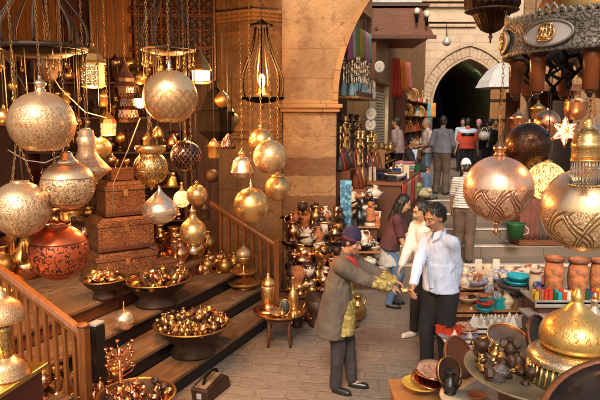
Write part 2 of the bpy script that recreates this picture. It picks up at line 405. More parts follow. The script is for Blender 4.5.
# ------------------------------------------------------------------ mesh builder
class MB:
    def __init__(s): s.v, s.f, s.sm = [], [], []
    def add(s, vs, fs, smooth=True, Mx=None):
        o = len(s.v)
        s.v += [(Mx @ Vector(p)) if Mx is not None else Vector(p) for p in vs]
        s.f += [tuple(i + o for i in f) for f in fs]
        s.sm += [smooth] * len(fs)
        return s
    def lathe(s, prof, Mx=None, seg=24, flute=None, smooth=True, closed=False):
        vs, fs, rings = [], [], []
        for r, z in prof:
            if r < 1e-6:
                rings.append([len(vs)]); vs.append((0, 0, z))
            else:
                ring = []
                for i in range(seg):
                    a = 2 * PI * i / seg
                    q = r * (1 + (flute[1] * math.cos(flute[0] * a) if flute else 0))
                    ring.append(len(vs)); vs.append((q * math.cos(a), q * math.sin(a), z))
                rings.append(ring)
        pairs = list(zip(rings, rings[1:]))
        if closed: pairs.append((rings[-1], rings[0]))
        for A, B in pairs:
            if len(A) == 1 and len(B) == 1: continue
            for i in range(seg):
                j = (i + 1) % seg
                if len(A) == 1: fs.append((A[0], B[j], B[i]))
                elif len(B) == 1: fs.append((A[i], A[j], B[0]))
                else: fs.append((A[i], A[j], B[j], B[i]))
        return s.add(vs, fs, smooth, Mx)
    def ell(s, c, r, seg=16, rings=10, Mx=None):
        prof = [(math.sin(PI * i / rings), -math.cos(PI * i / rings)) for i in range(rings + 1)]
        prof[0] = (0, -1); prof[-1] = (0, 1)
        T = Matrix.Translation(c) @ (Mx.to_4x4() if Mx is not None else Matrix()) @ Matrix.Diagonal((r[0], r[1], r[2], 1))
        return s.lathe(prof, T, seg)
    def tube(s, pts, r, seg=6, Mx=None, closed=False):
        pts = [Vector(p) for p in pts]
        n = len(pts)
        rr = r if hasattr(r, '__len__') else [r] * n
        vs, fs = [], []
        up = None
        for i, p in enumerate(pts):
            if closed: d = pts[(i + 1) % n] - pts[i - 1]
            else: d = pts[min(i + 1, n - 1)] - pts[max(i - 1, 0)]
            d = d.normalized() if d.length > 1e-9 else Vector((0, 0, 1))
            if up is None:
                up = d.orthogonal().normalized()
            up = (up - d * up.dot(d))
            up = up.normalized() if up.length > 1e-6 else d.orthogonal().normalized()
            w = d.cross(up)
            for k in range(seg):
                a = 2 * PI * k / seg
                vs.append(p + (up * math.cos(a) + w * math.sin(a)) * rr[i])
        rng = range(n) if closed else range(n - 1)
        for i in rng:
            i2 = (i + 1) % n
            for k in range(seg):
                k2 = (k + 1) % seg
                fs.append((i * seg + k, i * seg + k2, i2 * seg + k2, i2 * seg + k))
        if not closed:
            fs.append(tuple(range(seg))[::-1]); fs.append(tuple((n - 1) * seg + k for k in range(seg)))
        return s.add(vs, fs, True, Mx)
    def box(s, c, d, Mx=None, taper=None):
        x, y, z = d[0] / 2, d[1] / 2, d[2] / 2
        t = taper or 1.0
        vs = [(c[0] + a * x * (t if e > 0 else 1), c[1] + b * y * (t if e > 0 else 1), c[2] + e * z) for e in (-1, 1) for a, b in ((-1, -1), (1, -1), (1, 1), (-1, 1))]
        return s.add(vs, [(3, 2, 1, 0), (4, 5, 6, 7), (0, 1, 5, 4), (1, 2, 6, 5), (2, 3, 7, 6), (3, 0, 4, 7)], False, Mx)
    def prism(s, poly, vec, Mx=None, smooth=False):
        n = len(poly); vec = Vector(vec)
        vs = [Vector(p) for p in poly] + [Vector(p) + vec for p in poly]
        fs = [tuple(range(n)), tuple(range(2 * n - 1, n - 1, -1))] + [(i, i + n, (i + 1) % n + n, (i + 1) % n) for i in range(n)]
        return s.add(vs, fs, smooth, Mx)
    def chain(s, a, b, pitch=0.024, w=0.006, wire=0.0017):
        a, b = Vector(a), Vector(b)
        d = b - a; L = d.length
        n = max(2, int(L / pitch))
        Q = d.to_track_quat('Z', 'Y').to_matrix().to_4x4()
        for i in range(n):
            T = Matrix.Translation(a + d * ((i + 0.5) / n)) @ Q @ Matrix.Rotation(PI / 2 * (i % 2), 4, 'Z')
            pts = [(w * math.cos(t), 0, pitch * 0.68 * math.sin(t)) for t in [2 * PI * k / 8 for k in range(8)]]
            s.tube([T @ Vector(p) for p in pts], wire, 4, None, True)
        return s
    def mesh(s, name, mat):
        me = bpy.data.meshes.new(name)
        me.from_pydata([tuple(v) for v in s.v], [], s.f)
        me.polygons.foreach_set('use_smooth', s.sm)
        bm = bmesh.new(); bm.from_mesh(me)
        bmesh.ops.recalc_face_normals(bm, faces=bm.faces)
        bm.to_mesh(me); bm.free()
        if mat is not None: me.materials.append(mat)
        me.update()
        return me
    def build(s, name, mat, parent=None, loc=None, bevel=0.0, rz=0.0):
        o = bpy.data.objects.new(name, s.mesh(name, mat))
        COL.objects.link(o)
        if parent is not None: o.parent = parent
        if loc is not None: o.location = loc
        if rz: o.rotation_euler.z = rz
        if bevel:
            b = o.modifiers.new('edge', 'BEVEL'); b.width = bevel; b.segments = 2; b.limit_method = 'ANGLE'; b.angle_limit = R(50)
        return o

def tag(o, label=None, cat=None, group=None, kind=None):
    if label: o['label'] = label
    if cat: o['category'] = cat
    if group: o['group'] = group
    if kind: o['kind'] = kind
    return o
def thing(name, label, cat, loc=(0, 0, 0), rz=0.0, group=None):
    o = bpy.data.objects.new(name, None)
    o.empty_display_size = 0.1
    COL.objects.link(o)
    o.location = loc; o.rotation_euler.z = rz
    return tag(o, label, cat, group)
KIDS = {}
def copy_tree(o, parent=None):
    c = o.copy(); COL.objects.link(c)
    if parent is not None: c.parent = parent
    for ch in [x for x in o.children]: copy_tree(ch, c)
    return c
def fused(mb, name, mat, voxel=0.012, smooth=3, fold=0.0, fscale=(9, 9, 4), seed=0.0, parent=None, keep=None):
    """overlapping closed shells melted into one continuous surface, then creased a little like cloth"""
    o = mb.build(name, None)
    m = o.modifiers.new('r', 'REMESH'); m.mode = 'VOXEL'; m.voxel_size = voxel
    if smooth:
        q = o.modifiers.new('s', 'SMOOTH'); q.iterations = smooth; q.factor = 0.5
    dg = bpy.context.evaluated_depsgraph_get()
    me = bpy.data.meshes.new_from_object(o.evaluated_get(dg))
    old = o.data
    o.modifiers.clear()
    o.data = me
    bpy.data.meshes.remove(old)
    if fold:
        vs = [v.co.copy() for v in me.vertices]; ns = [v.normal.copy() for v in me.vertices]
        for v, c, nn in zip(me.vertices, vs, ns):
            q = Vector((c.x * fscale[0], c.y * fscale[1], c.z * fscale[2])) + Vector((seed, seed * 1.7, 0))
            k = noise.noise(q) * 0.6 + (0.5 - abs(noise.noise(q * 1.9 + Vector((3, 1, 7))))) * 0.7 - 0.2
            v.co = c + nn * (fold * k)
    me.materials.clear(); me.materials.append(mat)
    me.polygons.foreach_set('use_smooth', [True] * len(me.polygons))
    me.update()
    if parent is not None: o.parent = parent
    return o
# ------------------------------------------------------------------ light and sky
w = bpy.data.worlds.new('World'); sc.world = w; w.use_nodes = True
nt = w.node_tree; nt.nodes.clear()
SUN_DIR = Vector((-0.16, -1.0, 0.80)).normalized()
sky = nt.nodes.new('ShaderNodeTexSky'); sky.sky_type = 'NISHITA'; sky.sun_disc = False
sky.sun_elevation = math.asin(SUN_DIR.z)
sky.sun_rotation = math.atan2(SUN_DIR.x, SUN_DIR.y)
sky.dust_density = 5.0; sky.ozone_density = 0.6; sky.air_density = 1.2
bg = nt.nodes.new('ShaderNodeBackground'); bg.inputs[1].default_value = 0.075
ow = nt.nodes.new('ShaderNodeOutputWorld')
nt.links.new(sky.outputs[0], bg.inputs[0]); nt.links.new(bg.outputs[0], ow.inputs[0])
sd = bpy.data.lights.new('sun', 'SUN'); sd.energy = 1.4; sd.angle = R(12); sd.color = (1.0, 0.91, 0.78)
so = bpy.data.objects.new('sun', sd); COL.objects.link(so)
so.rotation_euler = SUN_DIR.to_track_quat('Z', 'Y').to_euler()
def lamp_light(p, watts, col=(1.0, 0.43, 0.115), rad=0.04):
    d = bpy.data.lights.new('lamp_light', 'POINT'); d.energy = watts; d.color = col; d.shadow_soft_size = rad
    o = bpy.data.objects.new('lamp_light', d); COL.objects.link(o); o.location = p
    return o
sc.view_settings.view_transform = 'Standard'; sc.view_settings.look = 'None'
sc.view_settings.gamma = 1.0; sc.view_settings.use_curve_mapping = False
sc.view_settings.exposure = 1.15
sc.cycles.max_bounces = 6; sc.cycles.glossy_bounces = 4; sc.cycles.transmission_bounces = 5
sc.cycles.sample_clamp_indirect = 6.0
sc.cycles.caustics_reflective = False; sc.cycles.caustics_refractive = False

# ------------------------------------------------------------------ ground, street steps
tag(MB().box((0, 40, -0.05), (260, 260, 0.1)).build('street_ground', M['pave']), kind='structure')
SX0, SX1 = 0.55, 7.0
for i in range(5):
    z = 0.18 * (i + 1); y0 = 9.8 + 0.7 * i
    x0 = SX0 if y0 < 10 else 0.75 + (y0 - 10) * 0.325
    st = tag(MB().box(((x0 + SX1) / 2, (y0 + 13.0) / 2 + 0.002 * i, z - 0.09), (SX1 - x0, 13.0 - y0, 0.18)).build('street_step', M['step_stone']), kind='structure')
    MB().box(((x0 + SX1) / 2, y0 + 0.05, z + 0.002), (SX1 - x0 - 0.01, 0.13, 0.03)).build('step_nosing', M['nosing'], st, bevel=0.01)
tag(MB().box((7, 21.6, 0.85), (15, 17.2, 0.1)).build('upper_street', M['pave']), kind='structure')

# ------------------------------------------------------------------ near street arch
def arc_pts(cx, cz, r, a0, a1, n): return [(cx + r * math.cos(a0 + (a1 - a0) * i / n), cz + r * math.sin(a0 + (a1 - a0) * i / n)) for i in range(n + 1)]
YA = 9.2
arch = thing('stone_archway', 'great honey coloured stone street arch rising from a banded pier', 'archway', (0, YA, 0))
MB().box((0.15, 0.45, 1.36), (0.82, 0.86, 2.72)).build('pier', M['stone_pier'], arch, bevel=0.02)
im = MB()
im.box((0.15, 0.43, 2.75), (0.90, 0.96, 0.06)); im.box((0.15, 0.43, 2.81), (0.98, 1.04, 0.06)); im.box((0.15, 0.44, 2.87), (0.86, 0.9, 0.06))
im.build('impost', M['stone_wall'], arch, bevel=0.012)
pl = [(-0.27, 2.9), (0.565, 2.9)] + arc_pts(3.11, 2.9, 2.545, PI, 0, 40)[1:] + [(6.6, 2.9), (6.6, 5.1), (-0.27, 5.1)]
MB().prism([(x, 0.02, z) for x, z in pl], (0, 0.86, 0)).build('spandrel_wall', M['plaster'], arch)
MB().box((6.13, 0.45, 1.45), (0.9, 0.86, 2.9)).build('pier', M['stone_pier'], arch)
v = MB()
vo = arc_pts(3.11, 2.9, 2.62, PI, 0, 40); vi = arc_pts(3.11, 2.9, 2.535, PI, 0, 40)
v.prism([(x, -0.02, z) for x, z in vo] + [(x, -0.02, z) for x, z in vi[::-1]], (0, 0.9, 0))
v.build('arch_ring', M['stone_wall'], arch)

# ------------------------------------------------------------------ oriel bay left of the pier
bay = thing('stone_oriel', 'amber lit stone bay with a broken cornice between dark carving and pier', 'bay wall', (0, 0, 0))
def bayline(off): return [(-1.32 - off * 0.3, 9.85), (-1.32 - off * 0.3, 9.72 - off), (-0.70, 9.33 - off), (-0.28, 9.53 - off), (-0.28, 9.85)]
MB().prism([(x, y, 0.0) for x, y in bayline(0)], (0, 0, 5.2)).build('wall', M['plaster'], bay)
c = MB()
for z, h, o in ((4.10, 0.05, 0.03), (4.15, 0.05, 0.07), (4.20, 0.05, 0.12), (4.46, 0.06, 0.05), (4.52, 0.06, 0.11), (2.42, 0.05, 0.04), (2.3, 0.05, 0.03)):
    MB().prism([(x, y, z) for x, y in bayline(o)], (0, 0, h)).build('cornice', M['stone_wall'], bay, bevel=0.008)
fr = MB()
for (xa, ya), (xb, yb) in (((-1.24, 9.67), (-0.76, 9.365)), ((-0.66, 9.35), (-0.32, 9.51))):
    for z0, z1 in ((2.55, 3.95),):
        d = Vector((xb - xa, yb - ya, 0)); nrm = Vector((d.y, -d.x, 0)).normalized() * 0.012
        for q0, q1, e0, e1 in ((0, .08, z0, z1), (.92, 1, z0, z1), (.08, .92, z0, z0 + .06), (.08, .92, z1 - .06, z1)):
            a = Vector((xa, ya, e0)) + d * q0; b = Vector((xa, ya, e0)) + d * q1
            fr.prism([a + nrm, b + nrm, b + nrm + Vector((0, 0, e1 - e0)), a + nrm + Vector((0, 0, e1 - e0))], -nrm * 1.6)
fr.build('panel_frame', M['stone_wall'], bay)

# ------------------------------------------------------------------ lamp shop interior on the left
shop = thing('lamp_shop', 'dark timber lined lamp shop open to the street behind hanging lamps', 'shop', (0, 0, 0))
b = MB()
for i in range(26):
    x = -6.5 + i * 0.2
    if x < -1.29: b.box((x + 0.1, 9.90 + 0.01 * (i % 2), 2.2), (0.194, 0.05, 4.6))
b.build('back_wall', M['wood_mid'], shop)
cs = MB()
for i in range(3):
    cs.box((-1.52 - i * 0.41, 9.62, 3.85), (0.38, 0.08, 1.25)); 
cs.build('carved_screen', M['wood_carved'], shop, bevel=0.01)
fr = MB()
for i in range(4): fr.box((-1.325 - i * 0.41, 9.60, 3.85), (0.035, 0.13, 1.3))
fr.box((-1.93, 9.60, 3.2), (1.25, 0.14, 0.06)); fr.box((-1.93, 9.60, 4.2), (1.25, 0.12, 0.05)); fr.box((-1.93, 9.60, 3.72), (1.25, 0.12, 0.04))
fr.build('screen_frame', M['wood_red'], shop, bevel=0.006)
for k in range(10):
    for q in range(4):
        ln = MB(); x = -1.45 - k * 0.125; z = 3.3 + q * 0.29
        ln.tube([(x + 0.055 * math.cos(t), 9.545, z + 0.1 + 0.055 * math.sin(t)) for t in [2 * PI * j / 10 for j in range(10)]], 0.012, 5, None, True)
        ln.prism([(x - .05, 9.55, z + .09), (x + .05, 9.55, z + .09), (x + .05, 9.55, z + .11), (x - .05, 9.55, z + .11)], (0, -.012, 0))
        ln.build('rosette', M['wood_red'], shop)
pk = MB()
for i in range(5): pk.box((-2.68 - i * 0.13, 9.62 + 0.006 * (i % 2), 4.05), (0.126, 0.05, 1.0))
for i in range(8): pk.box((-3.75 - i * 0.13, 9.5 + 0.006 * (i % 2), 4.05), (0.126, 0.05, 1.1))
pk.build('planking', M['wood_plank'], shop)
dg_ = MB()
for i in range(4):
    for k in range(3):
        x = -3.42 + (i % 2) * 0.0 - 0.0; 
        z = 3.35 + k * 0.38
        dg_.prism([(-3.45, 9.58, z - .15), (-3.33, 9.58, z), (-3.45, 9.58, z + .15), (-3.57, 9.58, z)], (0, -0.03 - 0.004 * i, 0)) if i == 0 else None
dg_.build('diamond_moulding', M['wood_red'], shop)
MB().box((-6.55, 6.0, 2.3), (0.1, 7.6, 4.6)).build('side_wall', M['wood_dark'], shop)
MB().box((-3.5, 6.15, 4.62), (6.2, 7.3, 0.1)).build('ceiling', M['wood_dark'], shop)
jb = MB()
for i in range(9): jb.box((-3.5, 3.3 + i * 0.75, 4.51), (6.1, 0.10, 0.12))
jb.build('joist', M['wood_plank'], shop)

# ------------------------------------------------------------------ shop steps, platform and rails
P0 = Vector((-0.51, 7.04, 0)); ANG = math.atan2(0.924, 0.383)
DV = Vector((0.383, 0.924, 0)); NV = Vector((-0.924, 0.383, 0))
def SN(s, n, z=0.0): return P0 + DV * s + NV * n + Vector((0, 0, z))
steps = thing('shop_steps', 'worn timber steps with black risers climbing to the lamp shop', 'steps', P0, ANG)
NB = [0, 0.35, 0.70, 1.12]
for i in range(4):
    n0 = NB[i]; n1 = NB[i + 1] if i < 3 else 6.6
    s0 = -2.9 if i < 3 else -6.0
    MB().box(((s0 + 1.02) / 2, (n0 + n1) / 2 - 0.012, 0.18 * (i + 1) - 0.02), (1.02 - s0, n1 - n0 + 0.024, 0.04)).build('tread' if i < 3 else 'platform', M['wood_tread'], steps, bevel=0.006)
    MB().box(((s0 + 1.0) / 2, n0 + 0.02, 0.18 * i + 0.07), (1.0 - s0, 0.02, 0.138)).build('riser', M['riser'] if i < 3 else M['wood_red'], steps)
MB().box((1.0, 0.6, 0.15), (0.03, 1.1, 0.28)).build('side_board', M['wood_dark'], steps)

def railing(name, label, s, n_end, pitch, bw, turned):
    base = SN(s, 0.19, 0.18)
    t = thing(name, label, 'railing', base, ANG + PI / 2)
    MB().box((0, 0, 0.36), (0.075, 0.075, 0.86)).lathe([(0.0, 0.79), (0.05, 0.79), (0.055, 0.81), (0.0, 0.83)], None, 12).build('newel_post', M['wood_rail'], t, bevel=0.008)
    sl = 0.51
    hr = MB()
    L = n_end
    hr.prism([(0.03, -0.035, 0.70), (0.03, 0.035, 0.70), (0.03, 0.042, 0.745), (0.03, 0.028, 0.782), (0.03, -0.028, 0.782), (0.03, -0.042, 0.745)], (L, 0, L * sl))
    hr.build('handrail', M['wood_rail'], t, bevel=0.006)
    MB().prism([(0.04, -0.02, 0.0), (0.04, 0.02, 0.0), (0.04, 0.02, 0.07), (0.04, -0.02, 0.07)], (L, 0, L * sl)).build('stringer', M['wood_rail'], t)
    k = 1
    while k * pitch < L:
        x = k * pitch
        q = MB().box((x, 0, 0.385 + x * sl), (bw, bw, 0.66))
        q.build('baluster', M['wood_rail'], t, bevel=0.004)
        k += 1
    return t
railing('stair_railing', 'orange brown wooden stair railing closest to us, beside the pedestal lamp', -2.72, 2.6, 0.098, 0.032, True)
railing('stair_railing', 'farther wooden stair railing with square balusters, close to the stone pier', 0.98, 1.0, 0.125, 0.045, False)

# ------------------------------------------------------------------ bazaar street beyond the arch
FA = Vector((0.74, 10.1, 0)); FD = Vector((0.309, 0.951, 0)); FN = Vector((0.951, -0.309, 0))
FANG = math.atan2(FD.y, FD.x)
def fac(t, out, z): return FA + FD * t + FN * out + Vector((0, 0, z))
row = thing('shop_row', 'row of small shops lining the left of the stepped street', 'shop building', FA, FANG)
# local: x along the facade, -y toward the street
MB().box((1.15, 0.55, 2.9), (2.36, 0.06, 5.8)).build('shop_back_wall', M['wood_dark'], row)
MB().box((1.15, 0.28, 5.4), (2.36, 0.5, 1.6)).build('upper_wall', M['stone_wall'], row)
MB().box((8.0, 0.45, 2.9), (9.6, 0.7, 5.8)).build('wall', M['stone_wall'], row)
sh = MB()
for i in range(34): sh.prism([(2.62, 0.08, 1.1 + i * 0.062), (2.62, 0.045, 1.115 + i * 0.062), (2.62, 0.045, 1.15 + i * 0.062), (2.62, 0.08, 1.16 + i * 0.062)], (1.5, 0, 0))
sh.build('roller_shutter', M['shutter'], row)
for x in (2.56, 4.18): MB().box((x, 0.04, 2.1), (0.1, 0.12, 2.6)).build('shutter_frame', M['cream'], row, bevel=0.01)
MB().box((3.3, 0.03, 3.95), (1.5, 0.1, 1.15)).box((3.3, -0.03, 4.45), (1.6, 0.06, 0.08)).box((3.3, -0.03, 3.42), (1.6, 0.06, 0.08)).build('timber_panel', M['wood_red'], row, bevel=0.01)
aw = thing('timber_canopy', 'boxy red brown timber canopy jutting over the shuttered shop', 'canopy', (0, 12.5, 0))
MB().prism([(1.35, 0, 4.30), (2.72, 0, 4.30), (2.45, 0, 4.84), (1.35, 0, 4.84)], (0, 2.2, 0)).build('hood', M['wood_red'], aw, bevel=0.01)
MB().box((1.98, 1.1, 4.90), (1.25, 2.3, 0.05)).box((2.05, -0.02, 4.27), (1.42, 0.06, 0.07)).build('trim_board', M['wood_dark'], aw)
MB().box((1.9, 1.1, 5.03), (1.1, 2.2, 0.16)).build('roof_sheet', M['grey_metal'], aw)
for x in (1.45, 1.9): MB().box((x, 0.4, 4.93), (0.06, 0.06, 0.1)).box((x, 1.9, 4.93), (0.06, 0.06, 0.1)).build('roof_post', M['wood_dark'], aw)
for px, py in ((417, 11), (427, 14)):
    p = P(px, py, 12.4)
    l = thing('street_bulb', 'pale globe bulb on the outer corner of the timber canopy', 'light', p, 0, 'bulbs on the timber canopy')
    MB().ell((0, 0, 0), (0.06, 0.06, 0.07)).build('globe', M['ceramic_white'], l)
    MB().tube([(0, 0, -0.22), (0, 0, -0.05)], 0.03, 8).build('stem', M['iron'], l)

# far wall with the pointed gateway
YF = 22.0
far = thing('gate_building', 'pale pink stone building pierced by a dark pointed gateway', 'building', (0, YF, 0))
def pointed(cx, z0, half, rise, off=0.0, n=14):
    c = (rise * rise - half * half) / (2 * half); r = half + c
    r2 = r + off
    a1 = math.acos(c / r2)
    L = [(cx + c - r2 * math.cos(a1 * i / n), z0 + r2 * math.sin(a1 * i / n)) for i in range(n + 1)]
    return L + [(2 * cx - x, z) for x, z in L[::-1][1:]]
GX, GZ, GH, GR = 6.05, 3.15, 1.24, 1.60
inner = pointed(GX, GZ, GH, GR)
pl = [(1.0, 0.6), (GX - GH, 0.6)] + inner + [(GX + GH, 0.6), (15.0, 0.6), (15.0, 11.0), (1.0, 11.0)]
MB().prism([(x, 0, z) for x, z in pl], (0, 0.9, 0)).build('wall', M['stone_far'], far)
def ringband(o0, o1, d0, dep, mat, name):
    A = pointed(GX, GZ, GH, GR, o0); B = pointed(GX, GZ, GH, GR, o1)
    MB().prism([(x, d0, z) for x, z in B] + [(x, d0, z) for x, z in A[::-1]], (0, dep, 0)).build(name, mat, far)
ringband(0.02, 0.10, -0.10, 0.09, M['stone_trim'], 'arch_moulding')
ringband(0.46, 0.58, -0.12, 0.11, M['stone_trim'], 'arch_moulding')
vs_ = MB()
for k in range(34):
    A = pointed(GX, GZ, GH, GR, 0.12, 17); B = pointed(GX, GZ, GH, GR, 0.45, 17)
    a, b_, c_, d_ = A[k], A[k + 1], B[k + 1], B[k]
    g = 0.02
    def lp(p, q, t): return (p[0] + (q[0] - p[0]) * t, p[1] + (q[1] - p[1]) * t)
    q4 = [lp(a, b_, g), lp(a, b_, 1 - g), lp(d_, c_, 1 - g), lp(d_, c_, g)]
    vs_.prism([(x, -0.045 - 0.012 * (k % 2), z) for x, z in q4], (0, 0.06, 0))
vs_.build('voussoir_ring', M['stone_trim'], far, bevel=0.008)
for z, h, d in ((5.93, 0.10, 0.10), (6.06, 0.05, 0.16), (6.62, 0.12, 0.12), (6.76, 0.06, 0.2)):
    MB().box((3.9, -d / 2, z), (4.7, d, h)).build('string_course', M['stone_trim'], far, bevel=0.015)
for x in (GX - GH - 0.33, GX + GH + 0.33):
    MB().box((x, -0.06, 3.08), (0.7, 0.13, 0.14)).box((x, -0.04, 2.0), (0.55, 0.08, 2.0)).build('jamb', M['stone_trim'], far, bevel=0.015)
MB().box((4.2, -0.01, 7.35), (0.5, 0.08, 0.8)).build('window', M['wood_dark'], far)
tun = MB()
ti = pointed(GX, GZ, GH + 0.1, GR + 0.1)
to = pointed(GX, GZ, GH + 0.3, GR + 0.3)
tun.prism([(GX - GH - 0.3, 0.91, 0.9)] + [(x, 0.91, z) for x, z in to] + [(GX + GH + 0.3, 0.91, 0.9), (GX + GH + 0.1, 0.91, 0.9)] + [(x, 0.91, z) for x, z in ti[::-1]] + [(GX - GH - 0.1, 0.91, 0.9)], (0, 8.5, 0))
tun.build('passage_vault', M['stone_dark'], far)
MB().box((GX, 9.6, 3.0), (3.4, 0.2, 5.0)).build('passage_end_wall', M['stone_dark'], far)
gl = thing('gate_leaf', 'tall brown timber gate leaf folded back at the dark passage', 'gate', (7.08, YF - 0.25, 0.9))
q = MB()
for i in range(4): q.box((-0.21 + i * 0.14, 0, 1.4), (0.136, 0.06, 2.8))
q.build('plank_panel', M['wood_plank'], gl)
for z in (0.3, 1.0, 1.7, 2.4): MB().box((0, -0.045, z), (0.56, 0.03, 0.09)).build('iron_band', M['iron_brown'], gl)
p = P(477, 70, 24.0)
tl = thing('passage_lamp', 'small greenish lit lamp under the dark gateway vault', 'lamp', p)
MB().ell((0, 0, 0), (0.13, 0.13, 0.15)).build('bulb', M['bulb_green'], tl)
MB().tube([(0, 0, 0.14), (0, 0, 0.75)], 0.015).build('rod', M['iron'], tl)
lamp_light(p + Vector((0, -0.3, -0.1)), 130, (0.75, 1.0, 0.4), 0.12)
# bracket lamp in front of the far wall
a = P(424, 22, 19.5); b_ = P(446.5, 22.5, 19.5); c_ = P(447, 37, 19.5)
bl = thing('bracket_lamp', 'small pale lamp dangling from a thin bent iron bracket', 'lamp', c_)
MB().tube([a - c_ + Vector((-0.4, 0, 0)), b_ - c_, Vector((0, 0, 0))], 0.018, 6).build('bracket', M['iron'], bl)
MB().lathe([(0.0, 0.02), (0.05, 0.0), (0.14, -0.14), (0.12, -0.22), (0.05, -0.27), (0.0, -0.28)]).build('shade', M['grey_metal'], bl)

# right-hand building beyond the arch
rb = thing('street_house', 'ochre plastered house at the top of the steps behind the chandelier', 'building', (0, 13.3, 0))
MB().prism([(x, 0, z) for x, z in [(4.82, 0.8), (4.95, 0.8), (4.95, 3.25), (6.0, 3.25), (6.0, 0.8), (12, 0.8), (12, 6.4), (4.82, 6.4)]], (3.5, 7.2, 0)).build('wall', M['plaster'], rb)
MB().box((5.47, 1.2, 2.0), (1.1, 0.06, 2.5)).build('shop_door', M['wood_dark'], rb)
MB().box((5.47, -0.06, 3.30), (1.3, 0.12, 0.14)).build('lintel', M['wood_red'], rb)
fr = MB()
for x in (6.6, 7.7): fr.box((x, -0.01, 3.9), (0.06, 0.08, 1.5))
fr.box((7.15, -0.01, 3.13), (1.2, 0.09, 0.06)); fr.box((7.15, -0.01, 4.67), (1.2, 0.09, 0.06))
fr.build('window_frame', M['wood_red'], rb)

# hanging poles that carry the lamps above the camera's view
def beam(a, b, label, r=0.035):
    a, b = Vector(a), Vector(b)
    o = MB().tube([Vector((0, 0, 0)), b - a], r, 8).build('hanging_beam', M['wood_dark'], None, a)
    tag(o, label, 'beam')
# ------------------------------------------------------------------ hanging lamps
beam((-4.6, 3.2, 4.42), (0.2, 3.2, 4.42), 'long dark pole under the shop joists carrying the closest row of globes')
beam((-0.2, 3.3, 3.72), (4.4, 3.3, 3.72), 'dark pole above the right hand goods stall carrying copper and brass globes')
beam((-0.2, 2.6, 3.82), (4.4, 2.6, 3.82), 'dark pole carrying the pewter chandelier')

def globe(cut=-0.9, neck=0.13, obl=1.0, n=18):
    t0 = math.asin(cut); t1 = math.acos(neck)
    rc = math.cos(t0)
    pts = [(math.cos(t0 + (t1 - t0) * i / n), math.sin(t0 + (t1 - t0) * i / n) * obl) for i in range(n + 1)]
    b = [(0, cut * obl + 0.06), (rc * 0.86, cut * obl + 0.05), (rc * 0.93, cut * obl + 0.0)] if cut > -0.999 else [(0, -obl)]
    return b + pts + [(neck, obl + 0.02)]
FIN = [(0.14, 0.97), (0.17, 1.0), (0.10, 1.05), (0.13, 1.1), (0.18, 1.16), (0.19, 1.22), (0.13, 1.28), (0.06, 1.32), (0.05, 1.42), (0, 1.46)]
FIN_S = [(0.13, 0.98), (0.15, 1.02), (0.08, 1.06), (0.08, 1.12), (0.05, 1.16), (0, 1.2)]
def sc_prof(p, r): return [(a * r, b * r) for a, b in p]

def lamp(name, label, px, py, rpx, Y, body, mat, parts=(), top=4.42, hang='chain', seg=48, group=None, cat='lamp', bodyname='globe', flute=None, ztop=None, rz=0.0, offset=(0, 0)):
    c = P(px, py, Y)
    r = rpx / ppm(c)
    t = thing(name, label, cat, c, rz, group)
    mb = MB().lathe(sc_prof(body, r), None, seg, flute)
    sd = Vector((px * 0.37, py * 0.21, Y))
    for v_ in mb.v:      # hand beaten metal is never perfectly round
        q_ = v_ / r
        v_ *= 1 + 0.016 * noise.noise(q_ * 1.3 + sd) + 0.006 * noise.noise(q_ * 4.0 + sd)
    mb.build(bodyname, mat, t)
    zt = max(b for a, b in body)
    for pn, prof, pm in parts:
        MB().lathe(sc_prof(prof, r), None, 24).build(pn, pm, t)
        zt = max(zt, max(b for a, b in prof))
    if ztop is not None: zt = ztop
    if hang:
        z0 = zt * r - 0.01; z1 = top - c.z
        e = Vector((offset[0], offset[1], z1))
        if hang == 'chain': MB().chain((0, 0, z0), e).build('chain', M['chain'], t)
        elif hang == 'three':
            q = MB()
            rr = min(0.45, 0.5) * r
            for k in range(3):
                a = 2 * PI * k / 3 + 0.4
                q.chain((rr * math.cos(a), rr * math.sin(a), z0 - 0.02 * r), (0, 0, z0 + 1.6 * r), 0.02, 0.005, 0.0015)
            q.chain((0, 0, z0 + 1.6 * r), e, 0.022, 0.007, 0.002)
            q.build('chain', M['chain'], t)
        else: MB().tube([(0, 0, z0), e * 0.5 + Vector((0.006, 0, z0 * 0.5)), e], 0.0035, 5).build('cord', M['wire'], t)
    return t, c, r

S, SP_, B_, C_ = M['silver_fine'], M['silver_plain'], M['brass_plain'], M['copper']
lamp('globe_lamp', 'largest pale golden globe lamp on the left, hanging under the round iron crown', 42, 123, 32.5, 3.2, globe(-0.88, 0.16, 0.96), S, [('finial', FIN, SP_)])
lamp('globe_lamp', 'pale globe lamp cut with a band of script, just above the red one', 68, 185, 26.5, 3.4, globe(-0.985, 0.28, 0.93), M['silver_script'],
     [('collar', [(0.42, 0.84), (0.44, 0.88), (0.30, 0.98), (0.27, 1.06), (0.22, 1.1), (0.2, 1.2), (0.1, 1.27), (0, 1.28)], SP_)])
lamp('globe_lamp', 'big pale globe lamp half out of the picture beside the script globe', 21, 209, 28.5, 3.3, globe(-0.985, 0.3, 0.98), M['silver'], [('collar', [(0.3, 0.94), (0.32, 0.98), (0.28, 1.0), (0, 1.0)], SP_)], hang='three')
t, c, r = lamp('globe_lamp', 'deep red copper globe lamp covered in script, lowest of the left cluster', 59, 252, 29, 3.55, globe(-0.985, 0.40, 0.98), M['red_script'],
     [('rim', [(0.40, 0.90), (0.44, 0.93), (0.42, 0.965), (0.36, 0.965), (0.36, 0.88)], M['copper'])], hang='three')
